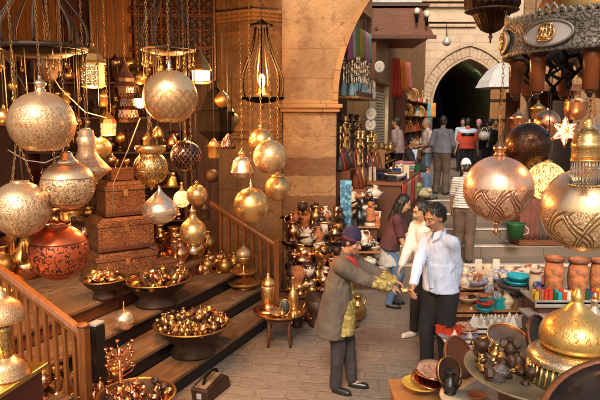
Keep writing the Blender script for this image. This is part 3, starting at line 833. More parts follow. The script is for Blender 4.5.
lamp('spinning_top_lamp', 'tall trumpet shaped brass lamp flaring to a sharp waist beside the script globe', 88, 172, 23, 3.7,
     [(0, -0.85), (0.12, -0.8), (0.35, -0.45), (0.72, -0.12), (0.97, 0.05), (1.0, 0.1), (0.82, 0.3), (0.55, 0.6), (0.40, 0.85), (0.36, 1.15), (0.42, 1.5), (0.34, 1.55), (0.30, 1.8), (0.15, 1.9), (0, 1.92)], M['silver_fine'], bodyname='body')
lamp('globe_lamp', 'small pierced amber globe lamp beside the tall trumpet shaped lamp', 101, 148, 10.5, 4.3, globe(-0.95, 0.2), M['brass_pierced'], [('finial', FIN_S, B_)], hang='cord')
lamp('globe_lamp', 'large golden globe lamp with a zigzag lattice band and flat open base', 170, 97, 27, 3.7, globe(-0.93, 0.1), M['globe_lattice'], [('finial', [(0.1, 0.98), (0.12, 1.03), (0.06, 1.08), (0.09, 1.16), (0.05, 1.22), (0.04, 1.36), (0, 1.37)], SP_)])
lamp('vase_lamp', 'round brass lamp with a wide flat collar and a dripping pointed base', 151, 168, 17, 3.9,
     [(0, -1.35), (0.08, -1.25), (0.12, -1.1), (0.35, -0.95)] + [(math.cos(a), math.sin(a)) for a in [-1.1 + i * 0.14 for i in range(15)]] + [(0.62, 0.86), (0.70, 0.95), (0.78, 1.0)], M['brass'],
     [('collar', [(0.62, 0.86), (0.86, 0.98), (0.88, 1.30), (0.82, 1.32), (0.80, 1.0)], B_)], hang='three', bodyname='bowl')
lamp('teardrop_lamp', 'smooth silvery onion shaped lamp drawn to a point, hanging low', 160, 209, 18, 3.9,
     [(0, -0.82), (0.4, -0.78), (0.72, -0.62), (0.95, -0.3), (1.0, -0.05), (0.92, 0.2), (0.7, 0.46), (0.42, 0.72), (0.2, 0.95), (0.08, 1.15), (0.05, 1.3), (0, 1.32)], M['silver_plain'], hang='cord', bodyname='body')
lamp('globe_lamp', 'dark pierced metal globe lamp with a gold edge, above the small lit globes', 186, 156, 15.5, 4.4, globe(-0.96, 0.14), M['dark_silver'], [('finial', FIN_S, B_)])
t, c, r = lamp('globe_lamp', 'tiny pale yellow lit globe lamp under the dark pierced globe', 182, 199, 8.5, 4.6, globe(-0.99, 0.25), M['lit_glass'], [('collar', [(0.25, 0.95), (0.3, 1.1), (0.14, 1.3), (0.2, 1.5), (0.1, 1.7), (0.2, 1.9), (0, 2.0)], B_)], hang='cord')
lamp('globe_lamp', 'small cut brass globe lamp next to the tiny yellow globe', 197, 195, 10.5, 4.4, globe(-0.97, 0.18), M['brass_pierced'], [('finial', FIN, B_)], hang='cord')
lamp('globe_lamp', 'gold pierced globe lamp with a flared neck and a ball drop underneath', 193, 232, 13.5, 4.2, globe(-0.98, 0.35), M['brass_pierced'],
     [('neck', [(0.55, 0.83), (0.4, 1.0), (0.26, 1.2), (0.2, 1.5), (0.3, 1.6), (0.12, 1.7), (0.05, 2.0), (0, 2.0)], B_), ('drop', [(0, -1.72), (0.2, -1.68), (0.34, -1.5), (0.36, -1.38), (0.28, -1.2), (0.12, -1.08), (0.14, -0.96), (0, -0.95)], SP_)])
lamp('bell_lamp', 'gold bell shaped lamp with a rolled rim, left of the golden globe pair', 242, 167, 10.5, 4.6,
     [(0, -1.1), (0.5, -1.05), (0.85, -0.75), (0.88, -0.62), (1.12, -0.55), (1.14, -0.42), (1.0, -0.3), (0.94, 0.2), (0.82, 0.6), (0.55, 0.88), (0.25, 1.0), (0.16, 1.05)], M['silver_plain'],
     [('finial', [(0.16, 1.0), (0.3, 1.12), (0.34, 1.3), (0.22, 1.5), (0.1, 1.58), (0.05, 1.8), (0, 1.8)], B_)], bodyname='bell')
lamp('globe_lamp', 'gold globe lamp with fine ringed engraving, right of the bell lamp', 270, 157, 17, 4.5, globe(-0.95, 0.12), M['gold_rings'], [('finial', FIN_S, B_)])
lamp('globe_lamp', 'golden globe lamp mostly hidden behind the fine ringed globe', 261, 141, 12.5, 5.0, globe(-0.95, 0.12), M['brass_plain'], [('finial', FIN, B_)])
lamp('globe_lamp', 'cut brass globe lamp with a wide crown, lowest on the right of its cluster', 278, 188, 13, 4.8, globe(-0.96, 0.3), M['brass_pierced'], [('collar', [(0.5, 0.85), (0.56, 0.92), (0.42, 1.05), (0.2, 1.1), (0.1, 1.2), (0, 1.2)], B_)])
lamp('globe_lamp', 'smooth honey gold globe lamp hanging before the far stair rail', 251, 205, 17.5, 4.3, globe(-0.96, 0.1), M['brass_plain'], [('finial', [(0.1, 0.98), (0.14, 1.02), (0.06, 1.1), (0.1, 1.2), (0.05, 1.3), (0, 1.5)], SP_)])
lamp('globe_lamp', 'small brass ball lamp tucked at the left edge behind the pale globe', 4, 117, 9, 4.2, globe(-0.96, 0.2), M['brass_plain'], [('finial', FIN, B_)], hang='cord')

# right side lamps
t, c, r = lamp('globe_lamp', 'large copper globe lamp with a leafy engraved band, beside the white shirted man', 498, 189, 34, 3.3, globe(-0.97, 0.14, 0.98), M['copper_arab'],
     [('finial', [(0.13, 0.95), (0.2, 1.0), (0.12, 1.06), (0.16, 1.12), (0.2, 1.2), (0.15, 1.28), (0.07, 1.33), (0.05, 1.45), (0, 1.46)], C_), ('drop', [(0, -1.4), (0.05, -1.36), (0.1, -1.28), (0.05, -1.2), (0.06, -1.08), (0.1, -1.0), (0.0, -0.95)], M['copper'])], top=3.72, seg=64)
lamp('globe_lamp', 'dark bronze globe lamp hanging behind the copper globe', 528, 146, 23, 3.9, globe(-0.97, 0.1), M['dark_globe'], [('finial', FIN_S, M['copper'])], top=3.9, hang='cord')
t, c, r = lamp('globe_lamp', 'glowing yellow mottled globe lamp between the copper globe and the huge brass globe', 546, 181, 19, 3.8, globe(-0.97, 0.2), M['lit_glass'], [('collar', [(0.2, 0.95), (0.3, 1.05), (0.12, 1.15), (0, 1.2)], B_)], top=3.9, hang='cord')
t, c, r = lamp('globe_lamp', 'huge brass globe lamp with engraved arabesques and a hanging glass rod collar', 584, 210, 42, 2.9, globe(-0.97, 0.22, 0.99), M['brass_arab'],
     [('collar', [(0.22, 0.97), (0.34, 1.02), (0.36, 1.08), (0.24, 1.16), (0.22, 1.9), (0.0, 1.9)], B_)], top=3.72, seg=64, ztop=1.9)
# the openwork lantern with rods in front of the huge globe
lp = P(587, 150, 2.62); k = 1 / ppm(lp)
t = thing('rod_lantern', 'small gold lantern with a scalloped crown and dangling clear rods, before the huge brass globe', 'lamp', lp)
MB().lathe([(0, 33 * k), (2 * k, 31 * k), (4 * k, 27 * k), (3 * k, 24 * k), (8 * k, 20 * k), (13 * k, 14 * k), (14 * k, 8 * k), (15 * k, 7 * k), (15 * k, 2 * k), (13 * k, 0), (14 * k, -6 * k), (13.5 * k, -9 * k), (12 * k, -9 * k), (12 * k, 5 * k), (0, 6 * k)], None, 40, (14, 0.02)).build('crown', M['brass_pierced'], t)
MB().lathe([(14.5 * k, -9 * k), (15 * k, -10 * k), (14.5 * k, -11.5 * k), (12.5 * k, -11.5 * k), (12.5 * k, -9 * k)], None, 40, closed=True).build('ring', M['brass_plain'], t)
q = MB()
for i in range(26):
    a = 2 * PI * i / 26
    q.tube([(13.4 * k * math.cos(a), 13.4 * k * math.sin(a), -11 * k), (13.8 * k * math.cos(a), 13.8 * k * math.sin(a), -34 * k)], 0.85 * k, 5)
q.build('glass_rod', M['glass_clear'], t)
q = MB()
for i in range(26):
    a = 2 * PI * i / 26
    q.ell((13.8 * k * math.cos(a), 13.8 * k * math.sin(a), -35.5 * k), (1.3 * k, 1.3 * k, 1.8 * k), 6, 4)
q.build('bead', M['brass_dull'], t)
MB().chain((0, 0, 32 * k), (0, 0, 3.82 - lp.z)).build('chain', M['chain'], t)

# star lamp
c = P(565, 131, 3.4); k = 1 / ppm(c)
t = thing('star_lamp', 'lit white glass star lamp edged in copper above the huge brass globe', 'lamp', c, R(8))
def star(r1, r2, d, n=6):
    m = MB()
    pts = []
    for i in range(2 * n):
        a = PI / 2 + PI * i / n; rr = r1 if i % 2 == 0 else r2
        pts.append((rr * math.cos(a), 0, rr * math.sin(a)))
    vs = pts + [(0, -d, 0), (0, d, 0)]
    L = 2 * n
    fs = [(i, (i + 1) % L, L) for i in range(L)] + [((i + 1) % L, i, L + 1) for i in range(L)]
    return m.add(vs, fs, False), pts
m, pts = star(17 * k, 7.5 * k, 6 * k)
m.build('glass_star', M['white_glow'], t)
q = MB()
L = len(pts)
for i in range(L):
    q.tube([pts[i], pts[(i + 1) % L]], 0.8 * k, 5); q.tube([pts[i], (0, -6 * k, 0)], 0.6 * k, 5); q.tube([pts[i], (0, 6 * k, 0)], 0.6 * k, 5)
q.build('came', M['copper'], t)
for i in range(0, L, 2):
    p_ = Vector(pts[i]) * 0.52
    MB().ell((p_.x, -3.6 * k, p_.z), (1.6 * k, 0.8 * k, 1.6 * k), 8, 6).build('boss', M['red_glaze'], t)
MB().chain((0, 0, 17 * k), (0, 0, 3.72 - c.z)).build('chain', M['chain'], t)
lamp_light(c + Vector((0, -0.14, 0.0)), 2.5, rad=0.05)

lamp('globe_lamp', 'small glossy copper globe lamp left of the star lamp', 547, 123, 13, 4.1, globe(-0.96, 0.15), M['copper'], [('finial', FIN_S, C_)], top=3.9, hang='cord')
lamp('bowl_lamp', 'dark copper bowl hung on chains just above the star lamp', 576, 109, 11.5, 3.6, [(0, -1), (0.5, -0.9), (0.85, -0.55), (1.0, 0), (0.92, 0.5), (1.02, 0.85), (0.95, 0.9), (0.85, 0.5), (0.8, 0.1), (0, -0.2)], M['copper'], [], top=3.9, hang='three', bodyname='bowl')
lamp('cone_lamp', 'pale pierced onion top lamp at the right edge beside the star lamp', 592, 137, 15, 3.3, [(0, -0.8), (0.6, -0.75), (0.9, -0.45), (1, -0.15), (0.85, 0.3), (0.45, 0.7), (0.2, 1.0), (0.1, 1.3), (0, 1.5)], M['silver_plain'], [], top=3.72, bodyname='body')
lamp('bottle_lamp', 'small dark copper lantern with a peaked lid below the amber cups', 518, 122, 9, 4.3, [(0, -0.9), (0.7, -0.85), (0.9, -0.5), (0.9, 0.3), (1.05, 0.4), (0.6, 0.8), (0.2, 1.1), (0.1, 1.5), (0, 1.5)], M['copper'], [], top=3.9, hang='cord', seg=8, bodyname='body')
lamp('bottle_lamp', 'small dark brass lantern with a peaked lid close to the dark bronze globe', 538, 112, 8, 4.6, [(0, -0.9), (0.7, -0.85), (0.9, -0.5), (0.9, 0.3), (1.05, 0.4), (0.6, 0.8), (0.2, 1.1), (0.1, 1.5), (0, 1.5)], M['brass_dull'], [], top=3.9, hang='cord', seg=8, bodyname='body')
beam((1.2, 4.2, 3.9), (3.2, 4.2, 3.9), 'dark pole behind the chandelier carrying small copper lanterns')

# ornate dark pendant at the top
c = P(492, 0, 3.4); k = 1 / ppm(c)
t = thing('mosque_lamp', 'dark ornate bronze pendant lamp ending in a cup and spike, at the top edge', 'lamp', c)
MB().lathe([(p * k, z * k) for p, z in [(0, -33), (4, -32), (10, -29), (14, -24), (17, -18), (19, -14), (25, -11), (28, -6), (28, 3), (24, 12), (20, 24), (26, 34), (12, 44), (0, 48)]], None, 12, smooth=False).build('body', engraved('bronze_pendant', (0.06, 0.022, 0.012), (0.01, 0.005, 0.003), 0.45, 'arab', 24, 12, w=0.25, depth=1.0, metal=0.9), t, bevel=0.003)
MB().lathe([(p * k, z * k) for p, z in [(0, -43), (1, -41), (1, -38), (2.6, -36), (1.2, -34), (2, -32), (0, -31)]], None, 12).build('spike', M['iron_brown'], t)
q = MB()
for z, rr in ((-11.5, 25.5), (4, 28.5)): q.lathe([(rr * k, z * k), ((rr + 1.5) * k, (z + 1) * k), (rr * k, (z + 2.2) * k), ((rr - 2) * k, (z + 1) * k)], None, 24, closed=True)
q.build('band', M['iron_brown'], t)
MB().chain((0, 0, 48 * k), (0, 0, 3.72 - c.z)).build('chain', M['iron_brown'], t)

# pewter chandelier
Yc = 2.75; cx = 1.37
cz = P(505, 41, Yc).z
t = thing('ring_chandelier', 'large pewter ring chandelier with script medallions and amber glass cups', 'chandelier', (cx, Yc, cz))
RR = 0.43; hb = 0.066
MB().lathe([(RR - 0.012, -hb), (RR + 0.006, -hb - 0.006), (RR + 0.012, -hb), (RR + 0.004, -hb * 0.7), (RR, 0), (RR + 0.004, hb * 0.7), (RR + 0.014, hb), (RR + 0.006, hb + 0.008), (RR - 0.012, hb)], None, 72, closed=True).build('band', M['pewter'], t)
q = MB()
for i in range(80):
    a = 2 * PI * i / 80
    T = Matrix.Rotation(a, 4, 'Z') @ Matrix.Translation((RR, 0, hb + 0.004))
    hh = 0.020 + 0.026 * max(0, math.cos(a * 8 + R(146 * 8))) ** 2
    q.tube([T @ Vector((0, 0.019 * math.cos(b), hh * math.sin(b))) for b in [PI * j / 8 for j in range(9)]], 0.0055, 5)
    q.ell(T @ Vector((0, 0, hh)), (0.008, 0.010, 0.010), 8, 5)
    q.tube([T @ Vector((0, 0.012 * math.cos(b), 0.004 + hh * 0.5 * math.sin(b))) for b in [PI * j / 6 for j in range(7)]], 0.004, 4)
q.build('crest', M['pewter_plain'], t)
med, em, cups, holders = [], [], [], []
for i in range(8):
    a = R(-146 + i * 45)
    T = Matrix.Rotation(a, 4, 'Z')
    m = MB()
    vs, fs = [(RR + 0.020, 0, 0)], []
    for j in range(28):
        b = 2 * PI * j / 28
        da = 0.105 * math.cos(b) / RR
        vs.append(((RR + 0.016) * math.cos(da), (RR + 0.016) * math.sin(da), 0.050 * math.sin(b)))
    m.add(vs, [(0, 1 + j, 1 + (j + 1) % 28) for j in range(28)], True, T)
    rim = [T @ Vector(((RR + 0.016) * math.cos(0.105 * math.cos(b) / RR), (RR + 0.016) * math.sin(0.105 * math.cos(b) / RR), 0.050 * math.sin(b))) for b in [2 * PI * j / 28 for j in range(28)]]
    mo = m.build('medallion', M['pewter_plain'] if False else plain('medallion_grey', (0.36, 0.305, 0.285), 0.5, 0.3, 0.25) if i == 0 else bpy.data.materials['medallion_grey'], t)
    MB().tube(rim, 0.006, 5, None, True).build('rim', M['pewter_plain'], mo)
    def on(u, v): 
        da = u / RR
        return T @ Vector(((RR + 0.024) * math.cos(da), (RR + 0.024) * math.sin(da), v))
    s_ = MB()
    strokes = [[(-.036, -.02), (-.03, .0), (-.02, .012), (-.022, .03)], [(-.03, -.024), (-.012, -.03), (.012, -.03), (.03, -.02), (.036, .0), (.03, .02)], [(-.012, .03), (-.012, .005), (-.02, -.01), (-.005, -.016), (.0, .0)],
               [(.004, .032), (.004, .006), (.0, -.014), (.014, -.018), (.018, -.002), (.010, .006)], [(.020, .034), (.020, .012), (.026, -.006)], [(-.034, .016), (-.026, .026), (-.016, .036), (.0, .039), (.016, .037), (.030, .028)], [(-.004, .018), (.010, .020), (.024, .016)], [(-.03, -.012), (-.018, -.024), (.004, -.022), (.022, -.028)]]
    for st in strokes: s_.tube([on(u, v) for u, v in st], 0.0042, 5)
    s_.build('calligraphy', M['brass_plain'], mo)
for i in range(10):
    a = R(-160 + i * 36)
    x, y = 0.375 * math.cos(a), 0.375 * math.sin(a)
    MB().lathe([(0, -0.235), (0.02, -0.235), (0.030, -0.225), (0.034, -0.10), (0.037, -0.062), (0.033, -0.062), (0.030, -0.10), (0.026, -0.215), (0, -0.22)], Matrix.Translation((x, y, 0)), 16).build('glass_cup', M['glass_amber'], t)
    h = MB()
    h.lathe([(0.038, -0.06), (0.042, -0.064), (0.042, -0.078), (0.036, -0.078)], Matrix.Translation((x, y, 0)), 16, closed=True)
    h.tube([(x * 1.1, y * 1.1, -0.05), (x, y, -0.07)], 0.006, 5)
    MB().lathe([(0, -0.262), (0.008, -0.258), (0.012, -0.245), (0.024, -0.237), (0, -0.232)], Matrix.Translation((x, y, 0)), 10).build('cup_finial', M['iron_brown'], t)
    h.build('cup_holder', M['iron_brown'], t)
q = MB()
for i in range(10):
    q = MB()
    a = R(-142 + i * 36)
    d = Vector((math.cos(a), math.sin(a), 0))
    pts = [d * 0.40 + Vector((0, 0, -0.04)), d * 0.33 + Vector((0, 0, -0.09)), d * 0.24 + Vector((0, 0, -0.075)), d * 0.2 + Vector((0, 0, -0.12)), d * 0.26 + Vector((0, 0, -0.155)), d * 0.32 + Vector((0, 0, -0.13))]
    q.tube(pts, 0.009, 6)
    q.tube([d * 0.33 + Vector((0, 0, -0.09)), d * 0.36 + Vector((0, 0, -0.15)), d * 0.31 + Vector((0, 0, -0.19)), d * 0.27 + Vector((0, 0, -0.16))], 0.008, 6)
    q.ell(d * 0.31 + Vector((0, 0, -0.2)), (0.016, 0.016, 0.022), 8, 6)
    q.build('scroll_arm', M['iron'], t)

MB().lathe([(0, -0.26), (0.03, -0.25), (0.05, -0.2), (0.11, -0.15), (0.13, -0.08), (0.06, -0.02), (0.05, 0.3), (0.12, 0.34), (0.05, 0.42), (0, 0.44)], None, 24).build('stem', M['iron_brown'], t)
MB().lathe([(0.30, 0.10), (0.31, 0.12), (0.26, 0.24), (0.16, 0.34), (0.05, 0.40), (0.0, 0.41), (0.0, 0.39), (0.15, 0.32), (0.25, 0.22), (0.29, 0.10)], None, 32).build('dome', M['brass_dull'], t)
q = MB()
for i in range(6):
    a = 2 * PI * i / 6
    q.tube([(RR * math.cos(a), RR * math.sin(a), hb), (0.3 * math.cos(a), 0.3 * math.sin(a), 0.12)], 0.008, 5)
q.build('strut', M['iron_brown'], t)
MB().chain((0, 0, 0.43), (0, -0.15, 3.82 - cz), 0.04, 0.013, 0.004).build('chain', M['iron_brown'], t)

# iron cage chandeliers
def cage(label, px, py, rx, Y, nr, mat, hk, fringe, bulb, top=4.42):
    c = P(px, py, Y); k = rx / ppm(c)
    t = thing('cage_lantern', label, 'lantern', c)
    prof = [(1.0, 0), (1.07, 0.3), (1.09, 0.6), (1.05, 1.0), (0.93, 1.4), (0.74, 1.85), (0.55, 2.3), (0.42, 2.8), (0.34, 3.3), (0.30, 3.6)]
    for i in range(nr):
        a = 2 * PI * (i + 0.3) / nr
        MB().tube([(r * k * math.cos(a), r * k * math.sin(a), z * k * hk) for r, z in prof], 0.009 if rx > 30 else 0.0085, 5).build('rib', mat, t)
    MB().lathe([(0.96 * k, -0.05 * k), (1.08 * k, -0.06 * k), (1.10 * k, 0.02 * k), (1.02 * k, 0.07 * k), (0.94 * k, 0.05 * k)], None, 40, closed=True).lathe([(0.0, 0.0), (0.95 * k, -0.03 * k), (0.6 * k, -0.2 * k), (0, -0.26 * k)], None, 32).build('ring', mat, t)
    MB().lathe([(0, 3.95 * k * hk), (0.1 * k, 3.9 * k * hk), (0.2 * k, 3.78 * k * hk), (0.55 * k, 3.66 * k * hk), (0.58 * k, 3.58 * k * hk), (0.3 * k, 3.52 * k * hk), (0, 3.5 * k * hk)], None, 20).build('cap', mat, t)
    if bulb:
        MB().lathe([(0, 0.02 * k), (0.34 * k, 0.06 * k), (0.36 * k, 0.16 * k), (0.2 * k, 0.24 * k), (0.14 * k, 0.5 * k), (0, 0.5 * k)], None, 14).build('candle_cup', M['brass_plain'], t)
        MB().ell((0, 0, 0.82 * k), (0.16 * k, 0.16 * k, 0.34 * k), 12, 8).build('bulb', M['bulb'], t)
        q = MB(); q.tube([(-0.3 * k, 0, 0.2 * k), (-0.1 * k, 0, 2.3 * k), (0.02 * k, 0, 3.4 * k)], 0.006, 5); q.tube([(0.3 * k, 0, 0.2 * k), (0.3 * k, 0, 0.9 * k), (0.02 * k, 0, 3.4 * k)], 0.006, 5)
        q.build('wire', M['brass_plain'], t)
    if fringe:
        q = MB()
        for i in range(fringe):
            a = 2 * PI * i / fringe
            L = 0.10 + 0.35 * (0.5 + 0.5 * math.sin(i * 2.1)) * (i % 2)
            q.tube([(k * math.cos(a), k * math.sin(a), -0.04 * k), (k * math.cos(a), k * math.sin(a), -0.04 * k - L)], 0.0035, 4)
            q.ell((k * math.cos(a), k * math.sin(a), -0.04 * k - L), (0.012, 0.012, 0.018), 6, 5)
        q.build('bead_fringe', M['brass_dull'], t)
    MB().chain((0, 0, 3.9 * k * hk), (0, 0, max(top, c.z + 3.9 * k * hk + 0.1) - c.z)).build('chain', M['iron_brown'], t)
    return c, k
cage('widest iron cage lantern with curved ribs at the top left corner', 42, 48, 40, 3.6, 8, M['iron_brown'], 0.55, 20, False)
cage('slim ribbed iron cage lantern hanging behind the zigzag lattice globe', 168, 49, 25, 4.6, 9, M['iron_brown'], 0.75, 18, False)
c, k = cage('tulip shaped iron cage lantern with a lit candle bulb against the amber stone bay', 262, 98, 20.5, 6.9, 7, M['iron'], 0.95, 16, True)
lamp_light(c + Vector((0, -0.05, 1.35 * k)), 100, rad=0.06)


# lit lanterns
def lantern(label, px, py, rpx, Y, nside, body, cap, mat_body, mat_cap, watts, top=4.42, hang='cord'):
    c = P(px, py, Y); k = rpx / ppm(c)
    t = thing('lit_lantern' if watts else 'metal_lantern', label, 'lantern', c, R(18))
    MB().lathe(sc_prof(body, k), None, nside, smooth=False).build('body', mat_body, t)
    for pn, prof in cap: MB().lathe(sc_prof(prof, k), None, nside, smooth=False).build(pn, mat_cap, t, bevel=0.002)
    zt = max(b for _, pr in cap for a, b in pr) * k
    MB().chain((0, 0, zt), (0, 0, top - c.z)).build('chain', M['chain'], t)
    if watts: lamp_light(c + Vector((0, -0.6 * k, -2.3 * k)), watts, rad=0.04)
    return t, c, k
lantern('lit six sided pierced brass lantern with a domed lid, glowing through small holes', 93, 74, 11, 4.4, 6, [(0, -1.05), (0.95, -1.0), (1.0, -0.9), (1.0, 0.85), (0, 0.9)],
        [('lid', [(1.15, 0.85), (1.2, 0.95), (1.05, 1.2), (0.8, 1.75), (0.4, 2.2), (0.2, 2.5), (0.25, 2.7), (0, 2.9)]), ('base', [(0, -1.3), (0.7, -1.25), (1.1, -1.1), (1.1, -0.98), (0, -0.95)])], M['lit_pierced'], M['brass_dull'], 34)
lantern('lit hexagonal lantern with milky panes and a dark pointed roof', 201, 76, 10, 5.0, 8, [(0, -0.55), (0.85, -0.5), (0.92, 0.5), (0, 0.55)],
        [('roof', [(1.1, 0.5), (1.12, 0.62), (0.9, 1.1), (0.5, 1.7), (0.2, 2.2), (0, 2.6)]), ('base', [(0, -0.8), (0.8, -0.75), (1.0, -0.6), (0.98, -0.5), (0, -0.48)])], M['white_glow'], M['brass_dull'], 48)
lantern('big dark eight sided iron lantern with a peaked roof left of the amber bay', 216, 117, 18.5, 6.0, 8, [(0, -1.3), (0.45, -1.25), (0.6, -1.1), (1.0, -0.75), (1.0, 0.2), (0, 0.2)],
        [('roof', [(1.05, 0.2), (1.08, 0.3), (0.78, 0.35), (0.75, 0.6), (0.6, 1.0), (0.3, 1.45), (0.1, 1.6), (0.1, 1.9), (0, 1.95)])], M['iron'], M['iron'], 0)
t, c, k = lantern('tall dark tiered lantern with red glass, between the lattice globe and the lit pierced lantern', 126, 99, 12, 5.2, 8, [(0, -2.0), (0.9, -1.9), (1.0, -1.5), (0.9, -0.9), (1.05, -0.8), (0.8, -0.6), (0.6, 0.0), (0.85, 0.5), (0.9, 0.9), (0, 1.0)],
        [('roof', [(1.0, 0.9), (1.05, 1.0), (0.7, 1.4), (0.75, 1.7), (0.45, 2.2), (0.2, 2.7), (0, 3.0)])], M['dark_silver'], M['iron_brown'], 0)
MB().box((0, -0.88 * k, -1.2 * k), (0.5 * k, 0.1 * k, 0.35 * k)).build('red_pane', emis('red_pane', (1.0, 0.05, 0.03), 1.2), t)
lantern('squat pierced brass lantern glowing faintly low behind the trumpet shaped lamp', 108, 128, 8, 5.0, 6, [(0, -1.0), (0.9, -0.9), (1.0, 0.6), (0, 0.7)], [('roof', [(1.15, 0.6), (0.9, 1.1), (0.4, 1.7), (0, 2.2)])], M['lit_pierced'], M['brass_dull'], 22)
lantern('small warm lit lantern half hidden right of the tall dark tiered lantern', 139, 103, 5, 5.6, 6, [(0, -1.0), (0.9, -0.9), (0.95, 0.9), (0, 1.0)], [('roof', [(1.15, 0.9), (0.6, 1.5), (0, 2.2)])], M['white_glow'], M['iron_brown'], 36)
lamp('kettle_lamp', 'round dark hanging cauldron lamp behind the wide cage lantern', 46, 66, 15, 4.8, [(0, -1), (0.6, -0.85), (0.95, -0.3), (1, 0.1), (0.8, 0.5), (0.6, 0.6), (0.65, 0.75), (0.2, 0.8), (0, 0.85)], M['iron_brown'], [], bodyname='bowl')
lamp('funnel_lamp', 'pale brass lotus cup lamp hung under the wide cage lantern', 58, 57, 6.5, 3.9, [(0, -0.9), (0.2, -0.8), (0.35, -0.3), (0.75, 0.1), (1, 0.5), (0.85, 0.5), (0.3, 0), (0, -0.1)], M['silver_plain'], [], bodyname='cup', hang='cord', flute=(8, 0.08))
# loose cables and cords drooping between the lamps
for label, pts, mt in (('thin black cable swagging behind the left globes', [(-6, 40, 4.0), (15, 70, 4.0), (40, 118, 4.1), (70, 160, 4.1)], 'wire'),
                       ('pale cord drooping across the dark shop from the lit lantern', [(40, 56, 4.6), (60, 88, 4.5), (85, 112, 4.5), (107, 118, 4.5)], 'wire_grey'),
                       ('pale cable looping under the largest pale globe', [(8, 150, 3.9), (25, 160, 3.8), (45, 163, 3.8), (62, 155, 3.8), (68, 130, 3.8)], 'wire_grey'),
                       ('reddish cord hanging straight behind the half cropped globe', [(14, 60, 3.9), (17, 130, 3.8), (24, 190, 3.8)], 'wood_red'),
                       ('pale cord spreading down beside the wooden chests', [(140, 118, 4.6), (128, 150, 4.6), (114, 182, 4.6), (112, 215, 4.6)], 'wire_grey')):
    pp = [P(*q) for q in pts]
    tag(MB().tube([p - pp[0] for p in pp], 0.004, 5).build('draped_cable', M[mt], None, pp[0]), label, 'cord')

# smaller lamps and ornaments hung deep in the shop
SM = [('teardrop', [(0, -1), (0.5, -0.8), (0.9, -0.3), (1, 0.1), (0.7, 0.6), (0.3, 1.0), (0.1, 1.4), (0, 1.4)]), ('ball', globe(-0.96, 0.2)), ('bell', [(0, -.9), (1, -.85), (.9, -.4), (.7, .3), (.3, .8), (.1, 1.1), (0, 1.1)]), ('lantern', [(0, -1.2), (.7, -1.1), (.8, -.9), (.8, .4), (1, .5), (.4, 1.2), (.1, 1.6), (0, 1.6)])]
SPOT = [(12, 86, 5), (66, 98, 5.5), (76, 120, 6), (20, 140, 5.5), (115, 62, 5.5), (152, 60, 6), (158, 132, 6), (120, 138, 5.0), (206, 128, 7), (214, 150, 7.5), (228, 142, 8), (212, 176, 7), (222, 100, 8), (148, 142, 6), (172, 140, 6.5), (60, 230, 5), (112, 160, 5), (205, 212, 6.5), (172, 182, 6), (140, 78, 6.5), (187, 108, 6), (103, 100, 6), (84, 232, 5.2), (180, 76, 6.2), (232, 120, 8)]
SMAT = ['brass_dull', 'iron_brown', 'dark_silver', 'brass_plain', 'copper', 'brass_dull']
for i, (px, py, r_) in enumerate(SPOT):
    kd, pr = SM[(i * 7) % 4]; mk = SMAT[(i * 5) % 6]
    nm = {'brass_dull': 'dull brass', 'iron_brown': 'dark bronze', 'dark_silver': 'dark pierced', 'brass_plain': 'bright brass', 'copper': 'copper'}[mk]
    lamp('hanging_' + kd, f'small {nm} {kd} hung deep in the dark lamp shop', px, py, r_, 5.0 + 1.6 * ((i * 37) % 10) / 10, pr, M[mk], [], hang='cord', seg=8 if kd == 'lantern' else 18, bodyname='body', cat=kd, group='small pieces hung deep in the shop')
# ------------------------------------------------------------------ small wares
LIB = {}
PROF = {
 'vase': [(0, 0), (.22, 0), (.25, .03), (.12, .12), (.3, .36), (.34, .5), (.24, .7), (.1, .8), (.1, .9), (.19, 1), (.15, 1), (.07, .9), (0, .85)],
 'candlestick': [(0, 0), (.26, 0), (.26, .04), (.1, .1), (.06, .2), (.11, .26), (.05, .31), (.05, .6), (.1, .66), (.06, .72), (.14, .86), (.16, .92), (.08, .9), (0, .9)],
 'pot': [(0, 0), (.3, 0), (.43, .2), (.46, .42), (.36, .66), (.24, .74), (.3, .82), (.26, .86), (.1, .92), (.05, .96), (.07, 1.0), (0, 1.03)],
 'goblet': [(0, 0), (.28, 0), (.26, .05), (.06, .12), (.06, .4), (.2, .5), (.32, .7), (.34, 1), (.3, 1), (.27, .7), (0, .55)],
 'bowl': [(0, 0), (.35, 0), (.35, .06), (.6, .18), (.9, .42), (1, .6), (.95, .6), (.8, .38), (.5, .2), (0, .14)],
 'dish': [(0, .02), (.5, 0), (.55, .03), (.95, .16), (1, .2), (.96, .2), (.55, .08), (0, .06)],
 'bell': [(0, .0), (.4, 0), (.42, .04), (.3, .3), (.26, .55), (.12, .68), (.05, .72), (.06, .95), (.09, 1), (0, 1.05)],
 'lantern': [(0, 0), (.3, 0), (.32, .06), (.2, .1), (.3, .16), (.3, .55), (.36, .58), (.3, .68), (.12, .85), (.05, .9), (.06, 1), (0, 1.02)],
 'jug': [(0, 0), (.24, 0), (.26, .04), (.2, .08), (.36, .3), (.36, .45), (.2, .66), (.14, .76), (.15, .9), (.22, 1), (.18, 1), (.1, .85), (0, .8)],
 'mortar': [(0, 0), (.34, 0), (.36, .08), (.24, .2), (.3, .5), (.4, 1), (.34, 1), (.25, .5), (0, .3)],
 'bottle': [(0, 0), (.28, 0), (.3, .05), (.32, .4), (.2, .58), (.08, .68), (.07, .9), (.11, .95), (.1, 1), (0, 1)],
}
